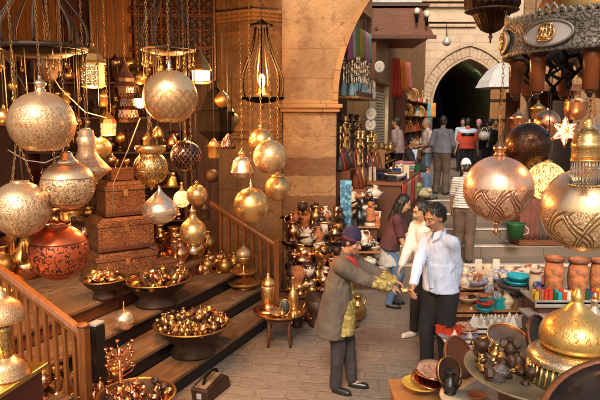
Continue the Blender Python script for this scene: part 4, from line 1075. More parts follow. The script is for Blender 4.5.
def lib(kind, mk):
    key = (kind, mk)
    if key in LIB: return LIB[key]
    m = MB()
    if kind in PROF:
        m.lathe(PROF[kind], None, 8 if kind == 'lantern' else 16, smooth=kind != 'lantern')
        if kind == 'jug':
            m.tube([(.2, 0, .9), (.42, 0, .92), (.52, 0, .7), (.46, 0, .48), (.34, 0, .4)], .035, 6)
            m.tube([(-.33, 0, .42), (-.48, 0, .6), (-.56, 0, .85)], [.07, .05, .03], 6)
        if kind == 'pot':
            m.tube([(-.4, 0, .4), (-.6, 0, .5), (-.68, 0, .72)], [.08, .055, .04], 6)
            m.tube([(.3, 0, .68), (.58, 0, .66), (.62, 0, .42), (.45, 0, .26)], .04, 6)
    elif kind == 'shell':
        m.ell((0, 0, .35), (.55, .42, .36), 10, 7); m.tube([(.3, .1, .4), (.6, .15, .5), (.75, .1, .35)], [.2, .12, .04], 7); m.tube([(-.3, 0, .3), (-.62, .1, .5)], [.2, .05], 7)
    elif kind == 'pyramid':
        m.lathe([(0, 0), (.55, 0), (.5, .06), (.02, .9), (0, .92)], None, 4, smooth=False)
    elif kind == 'box':
        m.box((0, 0, .3), (1, .7, .6)); m.box((0, 0, .66), (1.06, .76, .1)); m.box((0, -.37, .55), (.12, .06, .16))
    elif kind == 'packet':
        m.box((0, 0, .5), (.5, .3, 1), None, .92); m.box((0, 0, 1.02), (.42, .22, .05))
    elif kind == 'spoon':
        m.tube([(-.9, 0, .12), (0, 0, .2), (.5, 0, .1)], .05, 5); m.ell((.75, 0, .1), (.3, .2, .07), 10, 6)
    elif kind == 'figurine':
        m.lathe([(0, 0), (.3, 0), (.28, .1), (.2, .3), (.24, .5), (.12, .65), (0, .68)], None, 10); m.ell((0, 0, .82), (.14, .14, .17), 10, 7)
    elif kind == 'ring_stand':
        m.lathe([(0, 0), (.4, 0), (.3, .08), (.05, .12), (.05, 1), (0, 1.02)], None, 10)
        for i in range(22):
            a = i * 2.4; z = .3 + .028 * i
            m.tube([(0, 0, z), (.25 * math.cos(a), .25 * math.sin(a), z + .12), (.3 * math.cos(a), .3 * math.sin(a), z + .20)], .014, 5); m.lathe([(0, 0), (.04, .02), (.055, .08), (.035, .08), (0, .04)], Matrix.Translation((.3 * math.cos(a), .3 * math.sin(a), z + .19)), 6)
    me = m.mesh(kind, M[mk]); LIB[key] = me
    return me
def put(name, kind, mk, loc, size, label, cat, group=None, rz=None, tilt=0.0):
    o = bpy.data.objects.new(name, lib(kind, mk)); COL.objects.link(o)
    o.location = loc
    s = size if hasattr(size, '__len__') else (size,) * 3
    o.scale = s
    o.rotation_euler = (uni(-tilt, tilt), uni(-tilt, tilt), uni(0, 6.28) if rz is None else rz)
    return tag(o, label, cat, group)
ADJ = {'brass': 'brass', 'brass_plain': 'bright brass', 'brass_dull': 'dull brass', 'copper': 'copper', 'silver_plain': 'pale metal', 'silver': 'pale cut metal', 'brass_pierced': 'pierced brass', 'iron_brown': 'dark bronze', 'bone': 'white', 'ceramic_white': 'white glazed',
       'turquoise': 'turquoise', 'red_glaze': 'red', 'orange_clay': 'orange clay', 'dark_clay': 'dark clay', 'cream': 'cream', 'wood_inlay': 'inlaid wooden', 'wood_red': 'red brown wooden', 'dark_silver': 'dark metal', 'green': 'green', 'painted_blue': 'blue painted', 'painted_red': 'red painted', 'yellow': 'yellow', 'blue': 'dark blue', 'black': 'black', 'pewter_plain': 'grey metal'}
M['yellow'] = plain('yellow_paint', (0.55, 0.33, 0.04), 0.5); M['blue'] = plain('dark_blue_paint', (0.03, 0.04, 0.20), 0.4)
def scatter(n, kinds, mats, posf, size, phrase, group, tilt=0.15, name=None):
    for i in range(n):
        kd = random.choice(kinds); mk = random.choice(mats)
        s = uni(*size)
        if kd in ('bowl', 'dish'): s *= 0.55
        if kd in ('shell', 'box', 'spoon'): s *= 0.7
        put(('' if mk in ('bone',) else ADJ[mk].split()[-1] + '_') + kd, kd, mk, posf(i), s, f'{ADJ[mk]} {kd.replace("_", " ")} {phrase}', kd.replace('_', ' '), group, None, tilt)

def basin(label, c, r, h, mat, foot=0.6, name='wide_basin'):
    t = thing(name, label, 'basin', c)
    MB().lathe([(0, 0), (r * foot, 0), (r * foot * 1.02, 0.03), (r * foot * 0.8, h * 0.35), (r * 0.72, h * 0.62), (r * 0.97, h * 0.93), (r * 1.02, h), (r * 0.97, h * 1.01), (r * 0.9, h * 0.93), (r * 0.6, h * 0.78), (0, h * 0.74)], None, 40).build('bowl', mat, t)
    MB().lathe([(r * 0.99, h * 0.96), (r * 1.045, h * 0.985), (r * 1.05, h * 1.01), (r * 0.99, h * 1.03), (r * 0.96, h * 1.0)], None, 40, closed=True).build('rim', M['brass_dull'], t)
    return t
def disc(c, r, z0, dome):
    def f(i):
        a = uni(0, 2 * PI); q = math.sqrt(rnd()) * r
        return (c.x + q * math.cos(a), c.y + q * math.sin(a), z0 + 0.035 * (q / r) ** 2 + dome * (1 - (q / r) ** 2) * uni(0.4, 1))
    return f
cA = Vector((-1.62, 6.56, 0.54)); basin('broad dark metal basin of brass dishes on the upper shop steps', cA, 0.385, 0.30, M['iron_brown'])
scatter(85, ['dish', 'dish', 'bell', 'lantern', 'spoon', 'candlestick'], ['brass_dull', 'brass', 'copper', 'brass_dull', 'iron_brown'], disc(cA, 0.34, 0.77, 0.08), (0.07, 0.16), 'heaped in the broad dark basin on the upper steps', 'dishes in the upper basin', 0.6)
cB = Vector((-1.12, 6.02, 0.18)); basin('broad dark basin of small copper lanterns low on the shop steps', cB, 0.385, 0.32, M['iron_brown'])
scatter(130, ['lantern', 'candlestick', 'goblet', 'bell', 'vase', 'lantern'], ['brass_plain', 'copper', 'brass', 'brass_dull', 'iron_brown', 'brass_dull'], disc(cB, 0.37, 0.45, 0.05), (0.055, 0.12), 'crowded in the basin low on the shop steps', 'trinkets in the lower basin', 0.3)
cC = Vector((-2.08, 6.2, 0.72)); basin('small dark footed bowl of copper pieces beside the wooden chests', cC, 0.24, 0.22, M['iron_brown'], 0.5, 'footed_bowl')
scatter(40, ['dish', 'bell', 'bowl', 'goblet'], ['copper', 'brass_plain', 'brass'], disc(cC, 0.19, 0.88, 0.07), (0.05, 0.10), 'heaped in the small footed bowl', 'pieces in the footed bowl', 0.5)
cD = Vector((-1.30, 4.52, 0.0)); basin('dark basin of copper trinkets at the foot of the steps beside the newel post', cD, 0.30, 0.44, M['iron_brown'])
scatter(60, ['goblet', 'lantern', 'bell', 'dish', 'candlestick'], ['copper', 'brass_dull', 'copper', 'iron_brown'], disc(cD, 0.25, 0.36, 0.08), (0.05, 0.11), 'in the dark basin beside the newel post', 'trinkets in the basin by the newel', 0.4)
o = put('copper_candle_tree', 'ring_stand', 'copper', P(121, 390, 4.75), (0.36, 0.36, 0.36), 'branching copper candle tree rising from the basin beside the newel post', 'candelabrum', None, 0.4)
for i, q in enumerate(((100, 385), (96, 372), (108, 392), (90, 360), (104, 368), (112, 398), (94, 392), (100, 396))):
    put('copper_bell', 'bell', 'copper', G(q[0], q[1] + 6, 0.36), uni(0.08, 0.12), 'copper bell standing on the steps between newel post and candle tree', 'bell', 'bells by the newel post', None, 0.1)

# pale ball lamp on the step, black box, iron case
c = G(124, 331, 0.54); c = Vector((-1.74, 5.73, 0.54))
t = thing('globe_lamp', 'small grey globe lamp with a spike standing on the bare step', 'lamp', c)
MB().lathe([(a * 0.105, (b + 0.93) * 0.105) for a, b in globe(-0.93, 0.12)], None, 32).build('globe', M['silver_plain'], t)
MB().lathe([(a * 0.105, (b + 0.93) * 0.105) for a, b in [(0.14, 0.97), (0.16, 1.02), (0.08, 1.1), (0.12, 1.25), (0.05, 1.4), (0.04, 1.8), (0, 1.85)]], None, 16).build('finial', M['brass_plain'], t)
bb = P(96, 322, 4.95)
t = thing('black_box', 'upright black box with a pale top strapped beside the newel post', 'box', Vector((bb.x, 4.95, 0.36)), ANG); BH = bb.z - 0.36
MB().box((0, 0, BH / 2 - .015), (0.12, 0.09, BH - .03)).build('case', M['black'], t, bevel=0.008)
MB().box((0, 0, BH - .012), (0.118, 0.088, 0.024)).build('lid', M['grey_metal'], t, bevel=0.006)
c = G(210, 397, 0); t = thing('iron_case', 'heavy dark wedge shaped case with a strap handle on the paving below the steps', 'case', c + Vector((0, 0.08, 0)), ANG)
MB().prism([(-0.21, -0.1, 0), (0.21, -0.1, 0), (0.21, -0.08, 0.1), (0.10, -0.08, 0.165), (-0.21, -0.08, 0.12)], (0, 0.18, 0)).build('body', M['iron_brown'], t, bevel=0.012)
MB().prism([(-0.19, -0.06, 0.128), (0.09, -0.06, 0.17), (0.09, 0.06, 0.17), (-0.19, 0.06, 0.128)], (0, 0, 0.008)).build('lid', plain('worn_leather', (0.20, 0.13, 0.075), 0.6, 0, 0.5), t)
MB().tube([(-0.14, 0, 0.14), (-0.1, 0, 0.20), (0.02, 0, 0.225), (0.1, 0, 0.20), (0.12, 0, 0.165)], 0.014, 6).build('handle', M['iron'], t)
MB().box((-0.214, 0, 0.06), (0.012, 0.05, 0.05)).build('latch', M['grey_metal'], t)

# low tray table at the end of the steps and what stands on it
c = Vector((-0.24, 6.72, 0))
t = thing('tray_table', 'low folding table with a round brass tray at the end of the shop steps', 'table', c)
MB().lathe([(0, 0.385), (0.28, 0.385), (0.305, 0.41), (0.30, 0.415), (0.275, 0.40), (0, 0.40)], None, 40).build('tray_top', M['brass'], t)
for x, y in ((-0.13, -0.1), (0.13, -0.1), (-0.13, 0.12), (0.13, 0.12)):
    MB().tube([(x, y, 0), (x * 0.85, y * 0.85, 0.2), (x * 1.0, y, 0.384)], [0.015, 0.02, 0.016], 8).build('leg', M['wood_red'], t)
MB().box((0, -0.09, 0.3), (0.24, 0.02, 0.03)).box((0, 0.11, 0.3), (0.24, 0.02, 0.03)).build('stretcher', M['wood_red'], t)
t = thing('pierced_burner', 'tall pierced copper burner with a domed lid on the low tray table', 'incense burner', c + Vector((-0.13, 0.06, 0.40)))
MB().lathe([(0, 0), (0.17, 0), (0.18, 0.015), (0.1, 0.03), (0.07, 0.05), (0.07, 0.08), (0, 0.08)], None, 32).build('plate', M['copper'], t)
MB().lathe([(0, 0.08), (0.07, 0.08), (0.085, 0.1), (0.085, 0.27), (0.075, 0.3), (0, 0.3)], None, 28).build('drum', M['brass_pierced'], t)
MB().lathe([(0.085, 0.3), (0.09, 0.31), (0.06, 0.36), (0.03, 0.385), (0.015, 0.41), (0.02, 0.43), (0, 0.45)], None, 24).build('lid', M['brass_plain'], t)
put('brass_bottle', 'bottle', 'brass_plain', c + Vector((0.16, 0.05, 0.40)), (0.2, 0.2, 0.40), 'slim bright brass bottle on the low tray table', 'bottle', None, 0)
t = thing('hand_mirror', 'dark oval mirror propped on the low tray table', 'mirror', c + Vector((0.07, -0.14, 0.405)))
MB().ell((0, 0, 0.09), (0.055, 0.012, 0.085), 20, 12, Matrix.Rotation(R(-12), 3, 'X')).build('mirror_face', M['black'], t)
MB().tube([(0.057 * math.cos(a), -0.0 + 0.02 * math.sin(a), 0.09 + 0.088 * math.sin(a)) for a in [2 * PI * i / 24 for i in range(24)]], 0.006, 6, None, True).build('frame', M['brass_dull'], t)
for i in range(9): put('brass_cup', random.choice(['goblet', 'bowl', 'bell']), 'brass_plain', c + Vector((uni(-0.05, 0.2), uni(-0.22, -0.08), 0.40)), uni(0.06, 0.09), 'tiny bright brass cup at the front of the low tray table', 'cup', 'cups on the low tray table')
# tiered tray stand
c = SN(0.62, 0.52, 0.36)
t = thing('tiered_stand', 'two tier brass tray stand with a spindle on the middle step', 'tray stand', c)
MB().lathe([(0, 0), (0.12, 0), (0.1, 0.03), (0.04, 0.06), (0, 0.06)], None, 24).build('foot', M['brass_dull'], t)
for z, r_ in ((0.07, 0.23), (0.22, 0.18)):
    MB().lathe([(0, z - 0.01), (r_ * 0.86, z - 0.008), (r_, z + 0.03), (r_ * 0.98, z + 0.034), (r_ * 0.84, z + 0.006), (0, z + 0.004)], None, 36).build('tray', M['brass_plain'], t)
MB().lathe([(0, 0.05), (0.012, 0.05), (0.012, 0.2), (0.022, 0.22), (0.012, 0.25), (0.012, 0.33), (0, 0.34)], None, 10).build('spindle', M['brass_plain'], t)
t = thing('pierced_lamp', 'silvery pierced lidded lamp on top of the tiered brass stand', 'lamp', c + Vector((0, 0, 0.335)))
MB().lathe([(0, 0), (0.05, 0), (0.06, 0.02), (0.09, 0.06), (0.1, 0.1), (0.085, 0.12), (0, 0.12)], None, 24).build('body', M['brass_pierced'], t)
MB().lathe([(0.1, 0.12), (0.105, 0.13), (0.09, 0.18), (0.05, 0.22), (0.015, 0.24), (0, 0.27)], None, 24).build('lid', M['silver'], t)
# wares standing along the platform and steps near the far rail
def stepz(n): return 0.18 * (1 + (n > 0.35) + (n > 0.70) + (n > 1.12))
def along(s0, s1, n0, n1):
    def f(i):
        s, n = uni(s0, s1), uni(n0, n1)
        return SN(s, n, stepz(n) + 0.001)
    return f
scatter(90, ['candlestick', 'vase', 'jug', 'pot', 'goblet', 'lantern'], ['brass_dull', 'brass_plain', 'copper', 'iron_brown', 'brass'], along(-0.5, 0.9, 1.15, 2.6), (0.16, 0.46), 'crowded on the platform before the far rail', 'wares by the far rail', 0.04)
scatter(16, ['candlestick', 'vase', 'goblet', 'pot'], ['brass_dull', 'brass_plain', 'copper'], along(0.25, 0.92, 0.74, 1.1), (0.14, 0.26), 'on the upper step next to the far rail', 'wares on the upper step', 0.03)
scatter(80, ['candlestick', 'lantern', 'bell', 'vase', 'goblet'], ['copper', 'brass_dull', 'brass_plain', 'iron_brown'], along(-2.85, -1.9, 1.75, 3.4), (0.12, 0.40), 'clustered on the platform behind the closest railing', 'wares behind the closest railing', 0.04)
scatter(70, ['candlestick', 'vase', 'jug', 'pot', 'lantern'], ['brass_dull', 'iron_brown', 'copper', 'brass_plain'], along(-2.3, 0.2, 2.5, 4.2), (0.25, 0.8), 'standing deep in the dark lamp shop', 'wares deep in the shop', 0.04)

# inlaid chests
def chest(label, c, w, d, h, rz):
    t = thing('inlaid_chest', label, 'chest', c, rz)
    MB().box((0, 0, h * 0.36), (w, d, h * 0.60)).build('body', M['wood_inlay'], t, bevel=0.006)
    MB().box((0, 0, 0.03), (w * 1.04, d * 1.04, 0.05)).build('plinth', M['wood_dark'], t, bevel=0.006)
    MB().box((0, 0, h * 0.74), (w * 1.03, d * 1.03, h * 0.14)).box((0, 0, h * 0.86), (w * 0.92, d * 0.92, h * 0.10), None, 0.9).build('lid', M['wood_inlay'], t, bevel=0.008)
    MB().box((0, 0, h * 0.665), (w * 1.005, d * 1.005, h * 0.012)).build('lid_gap', M['black'], t)  # black strip stands in for the shade in the gap below the lid
    MB().box((0, -d / 2 - 0.006, h * 0.62), (0.05, 0.012, 0.08)).build('hasp', M['brass_plain'], t)
    return t
cc = Vector((-2.16, 7.0, 0.72))
chest('lowest and largest inlaid wooden chest of the three stacked behind the red globe', cc, 0.72, 0.55, 0.42, R(38))
chest('middle inlaid wooden chest of the stack, wider than the one above it', cc + Vector((0.02, 0, 0.39)), 0.66, 0.5, 0.42, R(36))
chest('topmost and narrowest inlaid wooden chest of the stack', cc + Vector((0.05, 0, 0.78)), 0.46, 0.38, 0.44, R(34))
put('inlaid_box', 'box', 'wood_inlay', Vector((-1.62, 6.98, 0.72)), (0.26, 0.26, 0.34), 'small inlaid wooden box on the platform right of the chests', 'box', None, R(30))
put('inlaid_box', 'box', 'wood_inlay', cc + Vector((0.06, 0, 1.19)), (0.26, 0.22, 0.2), 'small inlaid wooden box on top of the stacked chests', 'box', None, R(34))
scatter(26, ['candlestick', 'lantern', 'bell', 'goblet'], ['copper', 'brass_dull', 'iron_brown'], along(-2.85, -2.2, 0.03, 0.65), (0.10, 0.22), 'on the low steps beside the newel post', 'copper pieces by the newel', 0.05)
scatter(56, ['vase', 'jug', 'pot', 'lantern', 'bell'], ['brass_dull', 'iron_brown', 'copper', 'dark_silver'], lambda i: (-2.95 + uni(-1.1, 1.1), 9.15 + uni(-.08, .08), 0.72 + 0.366 + (i % 5) * 0.52), (0.16, 0.3), 'along the front of the dark back shelves', 'front row of the back shelves', 0)
for q in ((0.02, -0.05), (0.12, 0.05)): put('brass_cup', 'goblet', 'brass_plain', cc + Vector((q[0], q[1], 1.31)), 0.12, 'bright brass cup on the small box above the chests', 'cup', 'cups above the chests')
# shelves at the back of the shop
t = thing('display_shelf', 'dark timber shelves of metal wares at the back of the lamp shop', 'shelf', (-2.95, 9.3, 0.72))
for i in range(5): MB().box((0, 0, 0.35 + i * 0.52), (2.4, 0.42, 0.03)).build('board', M['wood_dark'], t)
for x in (-1.2, 0, 1.2): MB().box((x, 0.02, 1.4), (0.05, 0.40, 2.8)).build('upright', M['wood_dark'], t)
scatter(56, ['vase', 'jug', 'pot', 'lantern', 'candlestick', 'goblet'], ['brass_dull', 'iron_brown', 'dark_silver', 'copper', 'brass_plain'], lambda i: (-2.95 + uni(-1.1, 1.1), 9.25 + uni(-.1, .1), 0.72 + 0.366 + (i % 5) * 0.52), (0.22, 0.4), 'on the dark shelves at the back of the shop', 'wares on the back shelves', 0)

# brass topped counter in the near left corner
c = Vector((-1.57, 3.58, 0)); t = thing('brass_counter', 'brass topped dark red counter in the lower left corner', 'counter', c, R(-11))
MB().box((-0.6, -0.6, 1.085), (1.2, 1.2, 0.03)).build('top', engraved('counter_brass', (0.62, 0.42, 0.13), (0.16, 0.08, 0.02), 0.35, 'none'), t, bevel=0.006)
MB().box((-0.6, -0.6, 0.55), (1.14, 1.14, 1.04)).build('cabinet', plain('dark_red_lacquer', (0.10, 0.015, 0.01), 0.4), t)
c = G(6, 376, 1.10)
t = thing('pedestal_lamp', 'silver and brass pedestal lamp with a domed shade on the brass counter', 'lamp', c)
MB().lathe([(0, 0), (0.125, 0), (0.13, 0.012), (0.115, 0.03), (0.12, 0.042), (0.10, 0.06), (0.105, 0.07), (0.075, 0.09), (0.05, 0.12), (0, 0.12)], None, 36).build('base', M['silver'], t)
MB().lathe([(0, 0.11), (0.045, 0.11), (0.04, 0.14), (0.055, 0.16), (0.045, 0.2), (0.05, 0.28), (0.04, 0.33), (0, 0.33)], None, 24, (8, 0.06)).build('stem', M['brass'], t)
MB().lathe([(0.09, 0.335), (0.125, 0.34), (0.132, 0.36), (0.125, 0.40), (0.10, 0.44), (0.06, 0.47), (0.03, 0.485), (0.035, 0.5), (0.012, 0.53), (0, 0.55), (0, 0.47), (0.09, 0.42), (0.115, 0.36)], None, 36).build('shade', M['silver_fine'], t)
put('brass_dish', 'dish', 'brass', G(24, 374, 1.10), 0.055, 'little cut brass dish on the counter beside the pedestal lamp', 'dish')

# stepped stand of old metal wares against the pier
def stand(label, x0, x1, tiers, mat, cat='stand', name='display_stand'):
    t = thing(name, label, cat, ((x0 + x1) / 2, tiers[0][0], 0))
    for y, z, d in tiers:
        MB().box((0, y - tiers[0][0] + d / 2, z - 0.015), (x1 - x0, d, 0.03)).build('shelf', mat, t)
        MB().box((0, y - tiers[0][0] + 0.02 + d / 2, (z - 0.03) / 2), (x1 - x0 - 0.06, d - 0.08, z - 0.032)).build('riser_panel', M['wood_dark'], t)
    return t
T5 = [(7.85, 0.25, 0.3), (8.15, 0.5, 0.3), (8.45, 0.75, 0.3), (8.75, 1.0, 0.3)]
stand('stepped dark stand buried under old metal wares at the foot of the pier', -0.20, 0.66, T5, M['wood_dark'])
scatter(150, ['jug', 'vase', 'pot', 'candlestick', 'mortar', 'goblet', 'bowl', 'lantern', 'shell'], ['brass_dull', 'iron_brown', 'copper', 'brass_plain', 'dark_silver', 'iron_brown', 'brass_dull', 'orange_clay', 'bone'],
        lambda i: (uni(-0.16, 0.62), T5[i % 4][0] + uni(0.05, 0.25), T5[i % 4][1] + (0.0 if i < 70 else uni(0.06, 0.16))), (0.14, 0.30), 'heaped on the stepped stand at the foot of the pier', 'old wares at the pier', 0.25)
scatter(16, ['dish', 'bowl', 'jug', 'mortar'], ['brass_dull', 'copper', 'brass_plain', 'iron_brown'], lambda i: (uni(-0.1, 0.75), uni(7.3, 7.8), 0.02), (0.2, 0.34), 'standing on the paving before the stepped stand', 'wares on the paving', 0.06)
T6 = [(8.95, 0.25, 0.3), (9.25, 0.55, 0.28), (9.53, 0.9, 0.28), (9.82, 1.2, 0.25)]
stand('stepped stand of pale shells and bric a brac between pier and street steps', 0.70, 1.28, T6, M['wood_plank'])
scatter(80, ['shell', 'shell', 'shell', 'jug', 'bowl', 'figurine', 'box'], ['bone', 'cream', 'bone', 'orange_clay', 'dark_clay', 'ceramic_white', 'wood_inlay', 'black'],
        lambda i: (uni(0.72, 1.27), T6[i % 4][0] + uni(0.04, 0.26), T6[i % 4][1] + (0.0 if i < 40 else 0.1)), (0.16, 0.34), 'piled on the stand between pier and street steps', 'bric a brac by the steps', 0.3)
q = MB()
for i in range(9):
    pass
def hanging(name, label, c, w, h, mk, cat, group=None, rz=0.0, wav=0.03, dep=0.02, n=14, sway=0.0, taper=1.0):
    """a cloth hanging in folds, with real thickness"""
    m = MB()
    rows = 6
    vs = []
    for side in (0, 1):
        for j in range(rows + 1):
            v = j / rows
            for i in range(n + 1):
                u = i / n - 0.5
                ww = w * (taper + (1 - taper) * v)
                vs.append((u * ww + sway * v * h, wav * math.sin(i * 1.55 + v * 1.3) * (0.4 + 0.6 * v) + side * dep, -v * h - 0.012 * math.sin(i * 1.9) * v))
    W = n + 1; K = W * (rows + 1)
    fs = []
    for j in range(rows):
        for i in range(n):
            a = j * W + i
            fs += [(a, a + 1, a + W + 1, a + W), (K + a + W, K + a + W + 1, K + a + 1, K + a)]
    for j in range(rows):
        for i in (0, n):
            a = j * W + i
            fs.append((a, a + W, K + a + W, K + a))
    for i in range(n):
        for j in (0, rows):
            a = j * W + i
            fs.append((a, a + 1, K + a + 1, K + a))
    m.add(vs, fs)
    return tag(m.build(name, M[mk] if mk in M else mk, None, c, rz=rz), label, cat, group)
M['cl_blue'] = cloth('blue_print', (0.05, 0.16, 0.30), flower=((0.2, 0.45, 0.5), 18))
hanging('blue_cloth', 'blue patterned cloth hanging at the corner of the pier', P(346, 180, 9.0), 0.17, 0.85, 'cl_blue', 'cloth', wav=0.02)

# ------------------------------------------------------------------ wares of the street shops
t = thing('wall_shelf', 'long shelf carrying blue glass water pipes beyond the arch', 'shelf', fac(0.1, 0.02, 2.98), FANG)
MB().box((0.8, 0.0, 0), (1.7, 0.4, 0.04)).build('board', M['wood_plank'], t)
MB().box((0.8, -0.17, 0.06), (1.7, 0.02, 0.08)).build('front_rail', M['wood_dark'], t)
def hookah(label, p, h, gm, bm, group):
    t = thing('water_pipe', label, 'water pipe', p, uni(0, 6), group)
    MB().lathe([(0, 0), (.085 * h, 0), (.10 * h, .02 * h), (.095 * h, .14 * h), (.06 * h, .26 * h), (.03 * h, .38 * h), (0, .38 * h)], None, 12).build('glass_base', M[gm], t)
    MB().lathe([(0, .37 * h), (.045 * h, .38 * h), (.02 * h, .42 * h), (.04 * h, .5 * h), (.02 * h, .55 * h), (.02 * h, .66 * h), (.05 * h, .72 * h), (.02 * h, .77 * h), (.02 * h, .84 * h), (.075 * h, .86 * h), (.02 * h, .88 * h), (.05 * h, .96 * h), (.045 * h, 1.0 * h), (0, .97 * h)], None, 10).build('stem', M[bm], t)
    MB().tube([(.03 * h, 0, .5 * h), (.17 * h, 0, .6 * h), (.2 * h, .05 * h, .35 * h), (.17 * h, .1 * h, .1 * h)], .014 * h, 6).build('hose', flat('hose_wine', (0.16, 0.02, 0.02)) if gm != 'glass_blue' else flat('hose_teal', (0.05, 0.10, 0.12)), t)
for i in range(18):
    hookah('blue glass water pipe standing on the long shelf beyond the arch', fac(0.12 + (i % 9) * 0.175 + 0.08 * (i // 9), -0.07 + 0.16 * (1 - i // 9), 3.0), uni(0.55, 0.7), 'glass_blue', 'silver_plain', 'blue water pipes on the long shelf')
t = thing('display_counter', 'stepped counter of brass water pipes inside the street shop', 'counter', fac(0.1, 0.05, 0), FANG)
MB().box((1.05, 0.12, 0.87), (2.1, 0.3, 1.74)).box((1.05, -0.18, 0.72), (2.1, 0.3, 1.44)).build('body', M['wood_red'], t)
for i in range(30):
    gm = random.choice(['glass_amber', 'brass_dull', 'brass_dull', 'copper', 'glass_blue', 'dark_clay', 'red_glaze'])
    b_ = i // 15
    hookah('tall slim water pipe on the stepped counter beyond the arch', fac(0.12 + (i % 15) * 0.112 + 0.055 * b_, -0.1 + 0.3 * b_, 1.745 - 0.3 * b_), uni(0.7, 1.0), gm, random.choice(['brass_dull', 'brass_plain', 'iron_brown']), 'brass water pipes on the counter')
for i, cname in enumerate(((0.62, 0.16, 0.36), (0.70, 0.55, 0.48), (0.22, 0.38, 0.14), (0.62, 0.45, 0.06), (0.45, 0.36, 0.14), (0.66, 0.28, 0.46), (0.25, 0.40, 0.25))):
    names = ['deep pink', 'pale', 'green', 'yellow', 'olive gold', 'light pink', 'sea green']
    hanging('hanging_scarf', f'{names[i]} scarf hanging above the blue water pipes', fac(0.15 + i * 0.27, 0.06, 4.22), 0.24, uni(0.5, 0.66), flat('scarf%d' % i, mul(cname, 0.7)), 'scarf', 'scarves over the pipes', FANG, 0.02, 0.012)
for i, (px, py) in enumerate(((367, 95), (367.5, 114), (367, 125), (376, 67))):
    where = ['uppermost of three hung', 'middle of three hung', 'lowest of three hung', 'alone on the timber panel'][i]
    p = P(px + 3, py, 11.35 if i < 3 else 12.3)
    t = thing('white_plate', f'round white plate, {where}' + (' beside the roller shutter' if i < 3 else ''), 'plate', p, R(24))
    MB().lathe([(0, 0), (0.07, 0), (0.115, 0.02), (0.12, 0.03), (0.07, 0.012), (0, 0.01)], Matrix.Rotation(R(90), 4, 'X'), 24).build('rim', M['ceramic_white'], t)
    MB().lathe([(0, 0.012), (0.05, 0.014), (0.045, 0.02), (0, 0.02)], Matrix.Rotation(R(90), 4, 'X'), 20).build('centre', M['cream'], t)
MB_p = MB().tube([(0, 0, 0), (0, 0, -1.9)], 0.008, 5)
tag(MB_p.build('plate_cord', M['wire_grey'], None, P(370, 35, 11.4)), 'pale cord from which the round white plates hang', 'cord')
# goods table in front of the shutter
tc = fac(1.6, 0.55, 0)
t = thing('goods_table', 'long goods table with red cloth front beside the street steps', 'table', tc, FANG)
MB().box((0.2, 0, 1.50), (2.6, 0.75, 0.05)).build('top', M['wood_red'], t)
MB().box((0.2, 0, 1.0), (2.5, 0.68, 0.95)).build('base', M['wood_dark'], t)
for i in range(5):
    hanging('cloth_front', None, (-0.85 + i * 0.53, -0.385, 1.49), 0.52, 0.5, flat('tablered', (0.38, 0.035, 0.02)) if i % 2 == 0 else flat('tabletan', (0.30, 0.18, 0.10)), None, wav=0.012).parent = t
for i in range(22):
    kd, mk = random.choice([('box', 'green'), ('box', 'wood_inlay'), ('box', 'blue'), ('bowl', 'ceramic_white'), ('box', 'red_glaze'), ('packet', 'cream'), ('figurine', 'bone'), ('bottle', 'brass_plain'), ('box', 'black')])
    p = fac(1.6 + uni(-1.0, 1.4), 0.55 + uni(-0.3, 0.3), 1.527)
    put(ADJ[mk].split()[-1] + '_' + kd, kd, mk, p, uni(0.14, 0.24), f'{ADJ[mk]} {kd} on the red fronted goods table', kd, 'goods on the red fronted table', None)
for i in range(4):
    tag(MB().box((0, 0, 0.025), (0.55 - 0.03 * i, 0.4, 0.05)).build('folded_textile', flat('fold%d' % i, [(0.45, 0.20, 0.20), (0.10, 0.25, 0.22), (0.5, 0.36, 0.30), (0.42, 0.14, 0.16)][i]), None, fac(3.0, 0.62, 1.527 + i * 0.053), 0.02, FANG + uni(-.1, .1)), ['dull pink', 'dark teal', 'pale pink', 'rose'][i] + ' folded textile in the stack at the end of the goods table', 'textile', 'folded textiles')
scatter(26, ['candlestick', 'lantern', 'vase', 'bottle'], ['brass_plain', 'brass_dull', 'copper'], lambda i: fac(2.5 + uni(0, 1.7), 0.12 + uni(-0.1, 0.1), 1.53 + 0.2 * (i % 3)), (0.16, 0.22), 'ranked in front of the roller shutter', 'brass before the shutter', 0)
t = thing('tiered_rack', 'narrow stepped rack of brass before the roller shutter', 'rack', fac(2.4, 0.12, 0), FANG)
for i in range(3): MB().box((0.95, -0.0, 1.51 + i * 0.2), (1.9, 0.3, 0.02)).build('shelf', M['wood_plank'], t)
for x in (0.0, 1.9): MB().box((x, 0, 1.3), (0.04, 0.3, 1.4)).build('upright', M['wood_plank'], t)
# crates / bundles by the seated man
for i, (px, py, mk, w_, h_) in enumerate(((411, 189, (0.20, 0.24, 0.08), 0.5, 0.28), (424, 193, (0.42, 0.32, 0.18), 0.35, 0.22), (400, 200, (0.40, 0.34, 0.26), 0.5, 0.2), (405, 180, (0.35, 0.08, 0.09), 0.55, 0.12))):
    p = P(px, py, 12.3)
    o = MB().ell((0, 0, 0), (w_ / 2, 0.2, h_ / 2), 14, 9).ell((w_ * 0.2, -0.05, h_ * 0.3), (w_ / 4, 0.16, h_ / 4), 10, 7).build('cloth_bundle', cloth('bundle%d' % i, mk, flower=((0.5, 0.4, 0.3), 9)), None, p)
    tag(o, ['mossy green', 'straw coloured', 'pale grey', 'dark red'][i] + ' cloth bundle by the seated man\'s feet', 'bundle')
